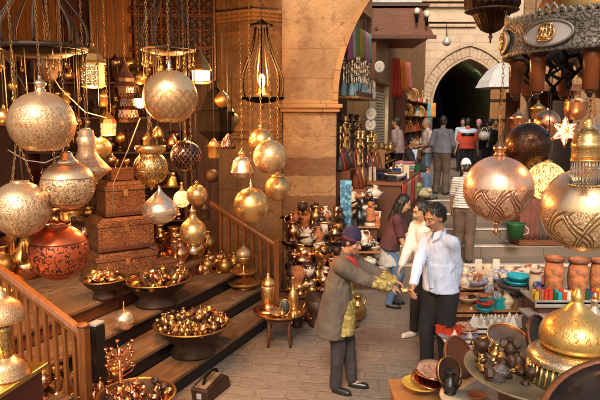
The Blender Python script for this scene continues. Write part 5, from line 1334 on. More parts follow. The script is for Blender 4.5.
# hung clothes and the dense wares before the gateway
for i, (px, py, w_, h_, c3, nm) in enumerate(((396, 58, 0.35, 0.95, (0.55, 0.06, 0.03), 'scarlet'), (402, 60, 0.35, 0.8, (0.68, 0.20, 0.03), 'orange'), (407, 62, 0.3, 0.7, (0.55, 0.16, 0.12), 'brick red'), (395, 86, 0.3, 0.6, (0.45, 0.04, 0.06), 'crimson'), (404, 84, 0.25, 0.55, (0.70, 0.58, 0.45), 'cream'))):
    hanging('hung_garment', f'{nm} garment hung at the corner past the timber canopy', P(px, py, 15.2 + 0.25 * i), w_, h_, flat('garment%d' % i, c3), 'garment', 'garments past the canopy', 0.2, 0.04, 0.02, taper=0.6)
for i in range(120):
    t_ = uni(5.7, 10.7); z = 1.467 + 0.42 * random.choice([0, 1, 2, 3, 4])
    kd, mk = random.choice([('box', 'wood_inlay'), ('bowl', 'brass_plain'), ('dish', 'copper'), ('vase', 'brass_dull'), ('box', 'cream'), ('box', 'orange_clay'), ('box', 'cream'), ('packet', 'cream'), ('dish', 'brass_plain'), ('box', 'red_glaze'), ('packet', 'turquoise'), ('vase', 'blue'), ('packet', 'red_glaze'), ('packet', 'yellow'), ('packet', 'orange_clay')])
    o = put(ADJ[mk].split()[-1] + '_' + kd, kd, mk, fac(t_, 0.12 + uni(-.06, .06), z), uni(0.12, 0.2), f'{ADJ[mk]} {kd} in the crowded wall display before the gateway', kd, 'wall display by the gateway', None)
    if kd in ('dish', 'bowl'): o.rotation_euler = (R(80), 0, FANG - R(90)); o.location.z += 0.12
t = thing('wall_rack', 'long timber rack of mixed wares running to the gateway', 'rack', fac(5.6, 0.1, 0.9), FANG)
for i in range(5): MB().box((2.6, 0.0, 0.55 + 0.42 * i), (5.2, 0.26, 0.03)).build('shelf', M['wood_plank'], t)
for x in (0, 1.3, 2.6, 3.9, 5.2): MB().box((x, 0.02, 1.2), (0.05, 0.24, 2.4)).build('upright', M['wood_red'], t)
for i, (px, c3, nm) in enumerate(((428.5, (0.12, 0.35, 0.48), 'turquoise'), (433.5, (0.62, 0.26, 0.05), 'orange'), (421, (0.5, 0.28, 0.06), 'golden'))):
    hanging('hung_banner', f'{nm} roll of cloth hung at the left edge of the gateway', P(px, 103 if i < 2 else 90, 21.3), 0.17, 0.5, flat('banner%d' % i, c3), 'banner', 'rolls at the gateway', 0, 0.02, 0.06)

# parasol
c = P(501, 88, 14.2)
t = thing('white_parasol', 'white market parasol half hidden behind the pewter chandelier', 'parasol', Vector((c.x, c.y, 0.9)))
h_ = c.z - 0.9
MB().lathe([(0, h_ + 0.58), (0.12, h_ + 0.55), (0.35, h_ + 0.38), (0.52, h_ + 0.16), (0.60, h_ + 0.0), (0.59, h_ - 0.005), (0.5, h_ + 0.14), (0.33, h_ + 0.35), (0, h_ + 0.55)], None, 8, smooth=False).build('canopy', cloth('parasol_white', (0.46, 0.44, 0.42), var=0.08), t)
MB().tube([(0, 0, 0), (0, 0, h_ + 0.62)], 0.02, 8).build('pole', M['wood_plank'], t)
q = MB()
for i in range(8):
    a = 2 * PI * i / 8
    q.tube([(0, 0, h_ + 0.25), (0.55 * math.cos(a), 0.55 * math.sin(a), h_ + 0.03)], 0.008, 5)
q.build('rib', M['iron'], t)
MB().lathe([(0, 0), (0.25, 0), (0.22, 0.06), (0.04, 0.1), (0, 0.1)], None, 20).build('base', M['iron'], t)
# ------------------------------------------------------------------ right hand goods stall
def tier(name, label, px0, px1, py, z, d, mat, cat='tray', lip=True):
    a, b = G(px0, py, z), G(px1, py, z)
    dv = b - a; L = dv.length; an = math.atan2(dv.y, dv.x)
    t = thing(name, label, cat, a, an)
    MB().box((L / 2, d / 2, -0.012), (L, d, 0.024)).build('top', mat, t, bevel=0.004)
    if lip: MB().box((L / 2, 0.006, -0.02), (L + 0.01, 0.012, 0.07)).build('front_lip', mat, t, bevel=0.003)
    MB().box((L / 2, d / 2 + 0.01, -z / 2 - 0.012), (L - 0.08, d - 0.06, z - 0.03)).build('support', M['wood_dark'], t)
    return a, dv.normalized(), Vector((-dv.y, dv.x, 0)).normalized(), L
W_ = plain('white_board', (0.62, 0.56, 0.48), 0.5, 0, 0.2)
GR_ = plain('grey_board', (0.30, 0.27, 0.23), 0.6, 0, 0.3)
a1, u1, v1, L1 = tier('goods_tray', 'white tray of small white pyramids, in the middle of the right stall', 474, 537, 328, 0.62, 0.36, W_)
for i in range(22):
    kd = random.choice(['pyramid', 'pyramid', 'figurine'])
    put('white_' + kd, kd, 'ceramic_white', a1 + u1 * (0.04 + (i % 8) * (L1 - 0.08) / 7.5) + v1 * (0.05 + 0.1 * (i // 8)) + Vector((0, 0, 0.0)), uni(0.09, 0.13), f'small white {kd} in rows on the white tray', kd, 'white souvenirs on the tray', uni(0, 6))
a2, u2, v2, L2 = tier('goods_tray', 'white edged tray of painted boxes beside the white shirted man', 446, 480, 343, 0.56, 0.34, W_)
for i in range(14):
    kd, mk = random.choice([('box', 'red_glaze'), ('box', 'cream'), ('bowl', 'painted_red'), ('dish', 'painted_blue'), ('pyramid', 'ceramic_white'), ('box', 'wood_inlay')])
    put(ADJ[mk].split()[-1] + '_' + kd, kd, mk, a2 + u2 * uni(0.03, L2 - 0.03) + v2 * uni(0.04, 0.3), uni(0.07, 0.12), f'{ADJ[mk]} {kd} on the tray beside the white shirted man', kd, 'goods on the low tray')
a3, u3, v3, L3 = tier('goods_shelf', 'low shelf of cream boxes and painted bowls behind the white tray', 449, 540, 312, 0.72, 0.4, M['wood_plank'], 'shelf')
for px, mk, nm, s_, dz in ((486, 'turquoise', 'turquoise', 0.10, 0), (486, 'red_glaze', 'red', 0.09, 0.058), (485, 'turquoise', 'small turquoise', 0.06, 0.108), (484, 'orange_clay', 'small orange clay', 0.055, 0.142)):
    p = G(px, 314, 0.72)
    put('glazed_bowl', 'bowl', mk, Vector((p.x, p.y + 0.05, 0.72 + dz)), s_, f'{nm} bowl in the stack beside the white pyramids', 'bowl', None, 0)
for i in range(20):
    kd, mk = random.choice([('box', 'painted_red'), ('box', 'orange_clay'), ('packet', 'painted_blue'), ('box', 'cream'), ('mortar', 'pewter_plain'), ('bowl', 'cream'), ('box', 'turquoise'), ('jug', 'cream')])
    q_ = uni(0.02, 0.98)
    if abs(q_ - 0.41) < 0.1: q_ += 0.2
    put(ADJ[mk].split()[-1] + '_' + kd, kd, mk, a3 + u3 * L3 * q_ + v3 * uni(0.08, 0.36) + Vector((0, 0, 0.0)), uni(0.12, 0.2), f'{ADJ[mk]} {kd} on the low shelf of the right stall', kd, 'goods on the low shelf', uni(-.4, .4))
a4, u4, v4, L4 = tier('goods_shelf', 'upper shelf of pale crockery below the copper globe', 458, 560, 290, 0.86, 0.75, M['wood_plank'], 'shelf')
for i in range(64):
    kd, mk = random.choice([('dish', 'painted_blue'), ('bowl', 'bone'), ('dish', 'painted_red'), ('bowl', 'painted_blue'), ('bowl', 'painted_red'), ('box', 'orange_clay'), ('dish', 'cream'), ('bowl', 'cream'), ('box', 'cream'), ('jug', 'bone'), ('figurine', 'bone'), ('dish', 'orange_clay'), ('mortar', 'cream'), ('packet', 'ceramic_white')])
    put(ADJ[mk].split()[-1] + '_' + kd, kd, mk, a4 + u4 * L4 * uni(0.0, 0.98) + v4 * uni(0.05, 0.68) + Vector((0, 0, 0.001)), uni(0.09, 0.17), f'{ADJ[mk]} {kd} on the upper shelf of crockery', kd, 'crockery on the upper shelf', None, 0.1)
p = G(520, 297, 0.86); p.y += 0.1
put('dark_bowl', 'bowl', 'dark_clay', Vector((p.x, p.y, 0.86)), 0.0001 + 0.2, 'wide dark clay bowl holding turquoise bowls', 'bowl', None, 0)
put('turquoise_bowl', 'bowl', 'turquoise', Vector((p.x, p.y, 0.93)), 0.13, 'bright turquoise bowl nested in the wide dark bowl', 'bowl', None, 0)
put('turquoise_bowl', 'bowl', 'turquoise', Vector((p.x + 0.01, p.y, 0.985)), 0.12, 'bright turquoise bowl stacked uppermost above the wide dark bowl', 'bowl', None, 0)
# packets shelf on the right
a5, u5, v5, L5 = tier('goods_shelf', 'grey shelf of little coloured packets and clay pots at the right', 536, 612, 302, 0.96, 0.45, GR_, 'shelf')
cols = ['yellow', 'orange_clay', 'red_glaze', 'red_glaze', 'green', 'turquoise', 'red_glaze', 'ceramic_white', 'yellow', 'red_glaze', 'orange_clay', 'green', 'blue', 'red_glaze', 'yellow', 'ceramic_white']
for i in range(32):
    mk = cols[i % 16]
    put(ADJ[mk].split()[-1] + '_packet', 'packet', mk, a5 + u5 * (0.02 + (i % 16) * L5 / 16.5) + v5 * (0.04 + 0.07 * (i // 16)), (0.075, 0.075, uni(0.07, 0.1)), f'little {ADJ[mk]} packet in the rows on the grey shelf', 'packet', 'packets on the grey shelf', uni(-.2, .2))
def pot(px, py, w_, h_, mk, label, Y):
    c = P(px, py, Y); k = 1 / ppm(c)
    t = thing('clay_pot', label, 'pot', c)
    MB().lathe([(0, 0), (w_ * .38 * k, 0), (w_ * .42 * k, .04 * h_ * k), (w_ * .5 * k, .4 * h_ * k), (w_ * .46 * k, .75 * h_ * k), (w_ * .4 * k, .85 * h_ * k), (w_ * .47 * k, .97 * h_ * k), (w_ * .42 * k, h_ * k), (w_ * .34 * k, .85 * h_ * k), (0, .6 * h_ * k)], None, 24).build('body', M[mk], t)
    MB().lathe([(w_ * .43 * k, .86 * h_ * k), (w_ * .49 * k, .9 * h_ * k), (w_ * .48 * k, .99 * h_ * k), (w_ * .42 * k, .98 * h_ * k)], None, 24, closed=True).build('rim', M['orange_clay'], t)
Yp = a5.y + 0.33
for px, py, w_, h_, mk, lb in ((553, 289, 19, 36, 'orange_clay', 'orange clay pot standing under the huge brass globe'), (577, 289, 20, 34, 'orange_clay', 'squat orange clay pot with a pale mouth right of the taller pot'), (597, 286, 15, 34, 'orange_clay', 'orange clay pot at the right edge of the picture'), (535, 286, 12, 22, 'cream', 'small cream pot left of the orange clay pots')):
    c = P(px, py, Yp); k_ = ppm(c); c2 = Vector((c.x, c.y, 0.96)); 
    pp = thing('clay_pot', lb, 'pot', c2); k = 1 / k_
    MB().lathe([(0, 0), (w_ * .38 * k, 0), (w_ * .42 * k, .04 * h_ * k), (w_ * .5 * k, .4 * h_ * k), (w_ * .46 * k, .75 * h_ * k), (w_ * .4 * k, .85 * h_ * k), (w_ * .47 * k, .97 * h_ * k), (w_ * .42 * k, h_ * k), (w_ * .34 * k, .85 * h_ * k), (0, .6 * h_ * k)], None, 24).build('body', M[mk], pp)
    MB().lathe([(w_ * .43 * k, .86 * h_ * k), (w_ * .50 * k, .9 * h_ * k), (w_ * .49 * k, .99 * h_ * k), (w_ * .42 * k, .98 * h_ * k)], None, 24, closed=True).build('rim', M['wood_red'], pp)
put('pale_shell', 'shell', 'ceramic_white', Vector((P(577, 258, Yp).x, Yp, 0.96 + 0.185)), 0.09, 'pale shell resting in the mouth of the squat clay pot', 'shell', None, 0)
put('dark_blue_jug', 'jug', 'blue', a5 + u5 * 0.10 + v5 * 0.2, 0.13, 'dark blue jug among the packets beside the taller clay pot', 'jug', None, 2)
a6, u6, v6, L6 = tier('goods_shelf', 'lower grey board under the packet shelf', 530, 600, 318, 0.84, 0.3, GR_, 'shelf')
p = G(592, 326, 0.84)
t = thing('silver_bottle', 'ribbed silver bottle at the right edge behind the gold dome', 'bottle', Vector((p.x, p.y - 0.02, 0.84)))
MB().lathe([(0, 0), (.05, 0), (.06, .02), (.075, .07), (.065, .13), (.03, .17), (.025, .22), (.04, .24), (0, .25)], None, 28, (7, 0.05)).build('body', M['silver_plain'], t)
MB().lathe([(0, .24), (.02, .24), (.025, .27), (.01, .30), (0, .31)], None, 14).build('stopper', M['brass_plain'], t)
# green tub and paper goods on the street steps behind
p = P(515, 238, 10.2)
t = thing('green_tub', 'green plastic tub on the street steps under the copper globe', 'tub', p)
MB().lathe([(0, 0), (.13, 0), (.155, .24), (.165, .26), (.145, .26), (.12, .03), (0, .03)], None, 24).build('tub', M['green'], t)
MB().tube([(.155, 0, .22), (.21, -.03, .16), (.21, -.03, .09), (.14, 0, .05)], .009, 6).build('handle', M['ceramic_white'], t)
q = thing('dark_stall', 'dark cloth covered stall on the street steps behind the green tub', 'stall', (P(532, 240, 10.6).x + 0.2, 10.7, 0.36))
MB().box((0, 0, 0.45), (1.0, 0.5, 0.86)).build('cover', M['wood_red'], q, bevel=0.02)
MB().box((0, 0, 0.93), (1.1, 0.6, 0.05)).build('top', M['wood_red'], q)
for i in range(3): hanging('cloth_front', None, (-0.33 + i * 0.33, -0.27, 0.9), 0.33, 0.75, flat('stallcloth%d' % i, [(0.16, 0.05, 0.03), (0.08, 0.05, 0.035), (0.22, 0.13, 0.06)][i]), None, wav=0.015).parent = q
for i in range(24):
    mk = random.choice(['ceramic_white', 'red_glaze', 'cream', 'blue', 'orange_clay'])
    put(ADJ[mk].split()[-1] + '_box', 'box', mk, Vector((q.location.x + uni(-.48, .48), 10.7 + uni(-.24, .2), 0.36 + 0.957)), uni(0.09, 0.17), f'{ADJ[mk]} box on the dark cloth covered stall', 'box', 'boxes on the dark stall')

# big brass tray with the gold dome
tc = P(549, 374, 3.5); TR = 82 / ppm(tc)
t = thing('tray_table', 'wide round brass tray on a dark base carrying the gold dome', 'table', Vector((tc.x, tc.y, 0)))
MB().lathe([(0, tc.z - .01), (TR * .9, tc.z - .008), (TR, tc.z + .025), (TR * 1.01, tc.z + .03), (TR * .99, tc.z + .034), (TR * .88, tc.z + .004), (0, tc.z + .002)], None, 56).build('tray_top', plain('greenish_brass_tray', (0.24, 0.20, 0.125), 0.45, 0.5, 0.4, 5), t)
MB().lathe([(0, 0), (TR * .7, 0), (TR * .72, .04), (TR * .55, .3), (TR * .6, tc.z - .02), (0, tc.z - .02)], None, 12, smooth=False).build('base', M['wood_dark'], t)
dc = Vector((P(573, 372, 3.42).x, 3.42, tc.z + 0.006)); k = 1 / ppm(dc)
t = thing('domed_brazier', 'gold domed brazier lid on a fluted brass ring, on the wide round tray', 'brazier', dc)
MB().lathe([(44 * k, 0), (45 * k, 1 * k), (40 * k, 20 * k), (36 * k, 20 * k), (40 * k, 0)], None, 60, closed=True).build('ring_wall', M['greenish'], t)
q = MB()
for i in range(44):
    a = 2 * PI * i / 44
    q.tube([(45.5 * k * math.cos(a), 45.5 * k * math.sin(a), 1 * k), (41.5 * k * math.cos(a), 41.5 * k * math.sin(a), 20 * k)], 1.5 * k, 6)
q.build('flute_ring', M['brass_plain'], t)
MB().lathe([(34 * k, 19 * k), (44 * k, 20 * k), (45 * k, 22 * k), (43 * k, 27 * k), (36 * k, 32 * k), (30 * k, 33 * k), (26 * k, 31 * k)], None, 60).build('collar', engraved('collar_brass', (0.80, 0.66, 0.40), (0.2, 0.1, 0.03), 0.28, 'scroll', 60, 16, w=0.1), t)
MB().lathe([(x * k, z * k) for x, z in [(0, 32), (28, 32), (32, 36), (34, 42), (34, 48), (31, 56), (25, 63), (16, 69), (11, 72), (9.5, 75), (6, 78), (5, 81), (6.5, 84), (4, 88), (2.5, 92), (0, 95)]], None, 56).build('dome', engraved('dome_brass', (0.86, 0.53, 0.17), (0.30, 0.14, 0.03), 0.33, 'scroll', 13, 8, -0.4, 0.06, w=0.10, depth=0.25, metal=0.85), t)
scatter(34, ['goblet', 'shell', 'bell', 'jug', 'spoon', 'lantern'], ['dark_silver', 'iron_brown', 'brass_dull', 'dark_clay', 'iron_brown'], lambda i: tuple(Vector((tc.x, tc.y, tc.z + .006)) + Vector((uni(-.8, -.25) * TR, uni(-.35, .55) * TR, 0))), (0.07, 0.14), 'on the wide round tray left of the gold dome', 'dark trinkets on the tray', 0.4)
# leaning dark wooden plates and copper plates
def leaning(name, label, px, py, Y, r, rx, rz, mat, rim, cat='plate'):
    t = thing(name, label, cat, P(px, py, Y)); t.rotation_euler = (R(rx), 0, R(rz))
    MB().lathe([(0, 0), (r * .95, 0), (r, .012), (r * .98, .028), (r * .8, .014), (0, .012)], None, 44).build('plate', mat, t)
    MB().lathe([(r * .94, .02), (r * 1.0, .018), (r * 1.03, .028), (r * .97, .036)], None, 44, closed=True).build('rim', rim, t)
leaning('wooden_tray', 'dark wooden plate leaning between the white shirted man and the brass tray', 457, 358, 4.3, 0.16, 62, 42, M['wood_dark'], M['wood_red'])
leaning('wooden_tray', 'large dark wooden plate propped upright on the brass tray', 540, 346, 3.75, 0.2, 66, 50, M['black'], M['wood_red'])
leaning('wooden_tray', 'huge dark round tray tilted across the lower right corner', 642, 432, 2.5, 0.42, 26, -38, M['black'], M['wood_red'])
leaning('copper_dish', 'shallow copper dish tilted beside the white tray of pyramids', 507, 340, 4.25, 0.15, 24, 10, M['copper'], M['brass_plain'])
cp = P(430, 388, 4.5)
t = thing('display_crate', 'low wooden crate under the stacked copper plates', 'crate', Vector((cp.x, cp.y + 0.1, 0)))
q = MB()
for i in range(5): q.box((0, -0.19, 0.05 + i * 0.085), (0.55, 0.02, 0.075))
for x in (-0.26, 0.26): q.box((x, 0, 0.21), (0.02, 0.36, 0.42))
q.build('slats', M['wood_plank'], t); MB().box((0, 0, 0.43), (0.58, 0.4, 0.02)).build('top', M['wood_plank'], t)
put('clay_dish', 'bowl', 'yellow', cp + Vector((-.06, 0.02, -.02)), (0.16, 0.16, 0.1), 'mustard bowl beneath the copper plates on the low crate', 'bowl', None, 0)
for i, (dx, dz, rx, s_) in enumerate(((0.0, 0.05, 8, 0.15), (0.015, 0.085, -8, 0.145), (0.02, 0.125, 14, 0.13))):
    t = thing('copper_plate', ['lowest', 'middle', 'uppermost'][i] + ' copper plate of the stack at the white shirted man\'s feet', 'plate', cp + Vector((dx, 0, dz))); t.rotation_euler = (R(rx), R(6), 0)
    MB().lathe([(0, 0), (s_ * .6, 0), (s_, .025), (s_ * .98, .032), (s_ * .6, .01), (0, .01)], None, 36).build('plate', M['copper_arab'] if i == 2 else M['copper'], t)
    MB().lathe([(s_ * .96, .022), (s_ * 1.03, .026), (s_ * 1.0, .036)], None, 36, closed=True).build('rim', M['copper'], t)
hanging('orange_cloth', 'cloth tinted orange as if lit, draped at the left end of the brass tray', P(487, 343, 4.35), 0.2, 0.17, flat('orange_light_tint', (0.75, 0.25, 0.02)), 'cloth', None, 0.3, 0.02, 0.015)  # a spot of orange light, put into the colour of the cloth
p = P(476, 404, 3.9)
t = thing('low_table', 'pale round topped low table in the bottom right foreground', 'table', Vector((p.x + 0.12, p.y + 0.1, 0)))
MB().lathe([(0, p.z - .03), (.33, p.z - .03), (.34, p.z - .01), (.33, p.z), (0, p.z)], None, 40).build('table_top', plain('worn_beige', (0.42, 0.36, 0.26), 0.6), t)
MB().lathe([(0, 0), (.2, 0), (.18, .05), (.06, .12), (.06, p.z - .05), (.12, p.z - .028), (0, p.z - .028)], None, 20).build('pedestal', M['wood_dark'], t)
put('orange_dish', 'bowl', 'orange_clay', p + Vector((0.02, 0.06, 0.001)), 0.07, 'small orange clay bowl on the pale low table', 'bowl')
put('black_jug', 'jug', 'black', p + Vector((-0.14, 0.16, 0.0)), 0.17, 'black jug on the pale low table beside the copper plates', 'jug')
leaning('wooden_tray', 'small dark brown plate leaning at the left of the pale low table', 447, 372, 4.15, 0.11, 70, 30, M['iron_brown'], M['brass_dull'])
# ------------------------------------------------------------------ people
def limb(m, a, b, ra, rb, flat=1.0, lat=None, seg=14):
    a, b = Vector(a), Vector(b)
    d = (b - a); L = d.length; d = d / L if L > 1e-6 else Vector((0, 0, 1))
    l = Vector(lat) if lat is not None else d.orthogonal()
    w1 = l - d * l.dot(d)
    w1 = w1.normalized() if w1.length > 1e-5 else d.orthogonal().normalized()
    w2 = d.cross(w1)
    prof = []
    for i in range(5):
        t = PI / 2 * i / 4; prof.append((ra * math.sin(t), -ra * math.cos(t)))
    for i in range(5):
        t = PI / 2 * i / 4; prof.append((rb * math.cos(t), L + rb * math.sin(t)))
    prof[0] = (0, -ra); prof[-1] = (0, L + rb)
    T = Matrix((( w1.x * flat, w2.x, d.x, a.x), (w1.y * flat, w2.y, d.y, a.y), (w1.z * flat, w2.z, d.z, a.z), (0, 0, 0, 1)))
    m.lathe(prof, T, seg)
def skirt(m, a, b, ra, rb, flat, lat, seg=22):
    a, b = Vector(a), Vector(b)
    d = (b - a); L = d.length; d = d / L
    w1 = (Vector(lat) - d * Vector(lat).dot(d)).normalized(); w2 = d.cross(w1)
    T = Matrix(((w1.x * flat, w2.x, d.x, a.x), (w1.y * flat, w2.y, d.y, a.y), (w1.z * flat, w2.z, d.z, a.z), (0, 0, 0, 1)))
    m.lathe([(0, 0), (ra, 0), (ra * .6 + rb * .4, L * .4), (rb, L), (0, L)], T, seg)
def ik(a, b, l1, l2, hint):
    d = b - a; L = min(d.length, (l1 + l2) * 0.995); d.normalize()
    x = (l1 * l1 - l2 * l2 + L * L) / (2 * L)
    h = math.sqrt(max(0, l1 * l1 - x * x))
    hv = hint - d * hint.dot(d); hv.normalize()
    return a + d * x + hv * h, a + d * L
def hand(m, wrist, d, up, s, curl=0.5, side=1):
    """palm, four unequal fingers bent at the knuckles and a thumb leaving the side of the palm"""
    d = d.normalized(); n = (up - d * up.dot(d)).normalized(); l = d.cross(n) * side
    c = wrist + d * 0.05 * s
    Q = Matrix((d, l, n)).transposed()
    m.ell(c, (0.05 * s, 0.042 * s, 0.017 * s), 12, 8, Q)
    limb(m, wrist - d * .03 * s, wrist + d * .02 * s, .026 * s, .025 * s)
    for i, (o, ln) in enumerate(((-.030, .062), (-.010, .075), (.011, .070), (.030, .055))):
        r = (.0092, .0095, .009, .008)[i] * s
        k0 = c + d * .038 * s + l * o * s
        a1 = curl * 0.8 + 0.08 * i; a2 = curl * 1.9 + 0.1 * i
        p1 = k0 + (d * math.cos(a1) - n * math.sin(a1)) * ln * .5 * s
        p2 = p1 + (d * math.cos(a2) - n * math.sin(a2)) * ln * .5 * s
        limb(m, k0, p1, r * 1.08, r, seg=8); limb(m, p1, p2, r, r * .85, seg=8)
    t0 = c - d * .018 * s - l * .034 * s
    t1 = t0 + (d * .75 - l * .75 - n * .3).normalized() * .036 * s
    t2 = t1 + (d * .95 - l * .15 - n * .55).normalized() * .032 * s
    limb(m, t0, t1, .0125 * s, .0105 * s, seg=8); limb(m, t1, t2, .0105 * s, .0085 * s, seg=8)

SKIN = plain('skin_tan', (0.36, 0.175, 0.095), 0.5, 0, 0.15, 6, 0.12, 90); SKIN.node_tree.nodes['Principled BSDF'].inputs['Subsurface Weight'].default_value = 0.0
SKIN2 = plain('skin_olive', (0.45, 0.25, 0.15), 0.5, 0, 0.12, 6, 0.12, 90)
HAIR = plain('black_hair', (0.012, 0.009, 0.008), 0.42, 0, 0.4, 40, 0.4, 160)
HAIRG = plain('grey_hair', (0.25, 0.23, 0.21), 0.6, 0, 0.3, 40, 0.4, 160)
SHOE = plain('black_leather', (0.015, 0.013, 0.012), 0.35, 0, 0.3)

def person(label, loc, yaw, H, pose, look, vox=0.013):
    s = H / 1.75
    t_ = thing('person', label, 'person', loc, R(yaw))
    V = lambda x, y, z: Vector((x, y, z)) * s
    lean = R(pose.get('lean', 3)); tw = R(pose.get('twist', 0)); sl = R(pose.get('side', 0))
    ph = pose.get('ph', 0.968); p0 = V(pose.get('px', 0), pose.get('py', 0), ph)
    t = Vector((math.sin(lean), math.sin(sl), math.cos(lean))).normalized()
    f0 = Vector((math.cos(lean), 0, -math.sin(lean)))
    lat = Vector((-math.sin(tw), math.cos(tw), 0)); lat = (lat - t * lat.dot(t)).normalized()
    ff = lat.cross(t)
    W = pose.get('w', 1.0)
    shL = p0 + t * .452 * s + lat * .178 * s * W; shR = p0 + t * .452 * s - lat * .178 * s * W
    neck = p0 + t * .53 * s
    hp = R(pose.get('hpitch', 5)) ; hy = R(pose.get('hyaw', 0))
    hf = Vector((math.cos(hy) * math.cos(hp), math.sin(hy) * math.cos(hp), -math.sin(hp)))
    hl = Vector((-math.sin(hy), math.cos(hy), 0)); hu = hf.cross(hl)
    hc = neck + t * .05 * s + hu * .105 * s + hf * .02 * s
    hip = [p0 + V(0, .085, -.03), p0 + V(0, -.085, -.03)]
    feet = [V(*q[:3]) for q in pose.get('feet', [(0.02, .11, 0), (-0.02, -.11, 0)])]
    fyaw = [R(q[3]) if len(q) > 3 else R(8 if i == 0 else -8) for i, q in enumerate(pose.get('feet', [(0, 0, 0), (0, 0, 0)]))]
    knee, ank = [], []
    for i in (0, 1):
        a = feet[i] + V(0, 0, .085)
        k, a2 = ik(hip[i], a, .43 * s, .43 * s, Vector(pose.get('khint', (1, 0.05 * (1 - 2 * i), 0.1))))
        knee.append(k); ank.append(a2)
    hands = [V(*q) for q in pose.get('hands', [(0.08, .26, .78), (0.04, -.26, .78)])]
    elb, wri = [], []
    eh = pose.get('ehint', [(-1, .5, -.3), (-1, -.5, -.3)])
    for i, sh_ in enumerate((shL, shR)):
        e, w_ = ik(sh_, hands[i], .29 * s, .26 * s, Vector(eh[i])); elb.append(e); wri.append(w_)
    det = look.get('detail', False)
    # body: one continuous surface
    m = MB()
    limb(m, hip[0], hip[1], .078 * s, .078 * s)
    limb(m, p0 + t * .06 * s, p0 + t * .2 * s, .105 * s, .10 * s, 1.25 * W, lat)
    limb(m, p0 + t * .25 * s, p0 + t * .40 * s, .105 * s, .10 * s, 1.4 * W, lat)
    limb(m, shL - lat * .01 * s, shR + lat * .01 * s, .055 * s, .055 * s)
    limb(m, neck - t * .02 * s, hc - hu * .05 * s - hf * .012 * s, .056 * s, .053 * s)
    E = Matrix((hf, hl, hu)).transposed()
    def hd(x, y, z): return hc + (hf * x + hl * y + hu * z) * s
    m.ell(hd(-.012, 0, .022), (.098 * s, .077 * s, .098 * s), 18, 12, E)
    m.ell(hd(.022, 0, -.05), (.066 * s, .057 * s, .066 * s), 14, 10, E)
    m.ell(hd(.058, 0, -.098), (.027 * s, .028 * s, .02 * s), 10, 8, E)
    limb(m, hd(.086, 0, .012), hd(.108, 0, -.03), .011 * s, .016 * s, seg=8)
    m.ell(hd(.073, 0, .034), (.022 * s, .056 * s, .013 * s), 10, 8, E)
    for q in (-1, 1):
        m.ell(hd(.056, .036 * q, -.026), (.03 * s, .026 * s, .026 * s), 10, 8, E)
        m.ell(hd(-.008, .079 * q, -.005), (.018 * s, .009 * s, .032 * s), 8, 6, E)
        m.ell(hd(.097, .012 * q, -.034), (.01 * s, .009 * s, .008 * s), 6, 5, E)
    m.ell(hd(.082, 0, -.060), (.013 * s, .026 * s, .007 * s), 8, 6, E); m.ell(hd(.079, 0, -.071), (.013 * s, .023 * s, .008 * s), 8, 6, E)
    for i in (0, 1):
        limb(m, (shL, shR)[i], elb[i], .05 * s, .04 * s); limb(m, elb[i], wri[i], .041 * s, .027 * s)
        dh = (wri[i] - elb[i]).normalized()
        hup = Vector(pose.get('palm', [(0, 0, 1), (0, 0, 1)])[i]) if pose.get('palm') else Vector((0, (1 if i == 0 else -1) * .8, .6))
        hand(m, wri[i], dh, hup, s, pose.get('curl', 0.45), 1 if i == 0 else -1)
        limb(m, hip[i], knee[i], .070 * s, .052 * s); limb(m, knee[i], ank[i], .052 * s, .036 * s)
        fd = Vector((math.cos(fyaw[i]), math.sin(fyaw[i]), 0))
        limb(m, ank[i] + Vector((0, 0, -.04 * s)), ank[i] + fd * .13 * s + Vector((0, 0, -.06 * s)), .034 * s, .024 * s)
    fused(m, 'body', look.get('skin', SKIN), vox if not det else 0.0066, 3 if not det else 4, parent=t_)
    # shirt or top
    sd_ = uni(0, 50)
    hem = look.get('hem', 0.03)
    x = look.get('loose', .016) * s
    m = MB()
    skirt(m, p0 + t * .24 * s, p0 + t * (.0 - hem) * s + Vector((look.get('hemx', 0) * s, 0, 0)), .118 * s + x, (.128 * s + x) * look.get('flare', 1.12), 1.42 * W, lat)
    limb(m, p0 + t * .22 * s, p0 + t * .385 * s, .108 * s + x, .10 * s + x, 1.42 * W, lat)
    limb(m, shL, shR, .056 * s + x * .7, .056 * s + x * .7)
    for q in (shL, shR): limb(m, neck - t * .045 * s, q, .052 * s, .052 * s + x * .6)
    limb(m, neck - t * .04 * s, neck + t * .012 * s, .06 * s + x * .3, .058 * s + x * .2)
    sleeve = look.get('sleeve', 1.0)
    for i in (0, 1):
        sh_ = (shL, shR)[i]
        if sleeve <= .5: limb(m, sh_, sh_.lerp(elb[i], .8), .056 * s + x, .052 * s + x)
        else:
            limb(m, sh_, elb[i], .056 * s + x, .048 * s + x)
            limb(m, elb[i], elb[i].lerp(wri[i], sleeve * .93), .047 * s + x, .033 * s + x * .9)
    for a, b, ra, rb, fl in look.get('extra', []): limb(m, p0 + V(*a), p0 + V(*b), ra * s, rb * s, fl, lat)
    fused(m, look.get('topname', 'shirt'), look['top'], vox * 1.05 if not det else 0.009, 2, look.get('fold', .012) * s, (8, 8, 5), sd_, t_)
    # trousers
    m = MB()
    lx = look.get('legloose', .016) * s
    limb(m, hip[0] + V(0, 0, .015), hip[1] + V(0, 0, .015), .104 * s + lx * .5, .104 * s + lx * .5)
    for i in (0, 1):
        limb(m, hip[i], knee[i], .092 * s + lx, .062 * s + lx); limb(m, knee[i], ank[i] + V(0, 0, -.0), .060 * s + lx, .042 * s + lx)
    fused(m, 'trousers', look['legs'], vox * 1.05 if not det else 0.009, 2, .009 * s, (7, 7, 7), sd_ + 9, t_)
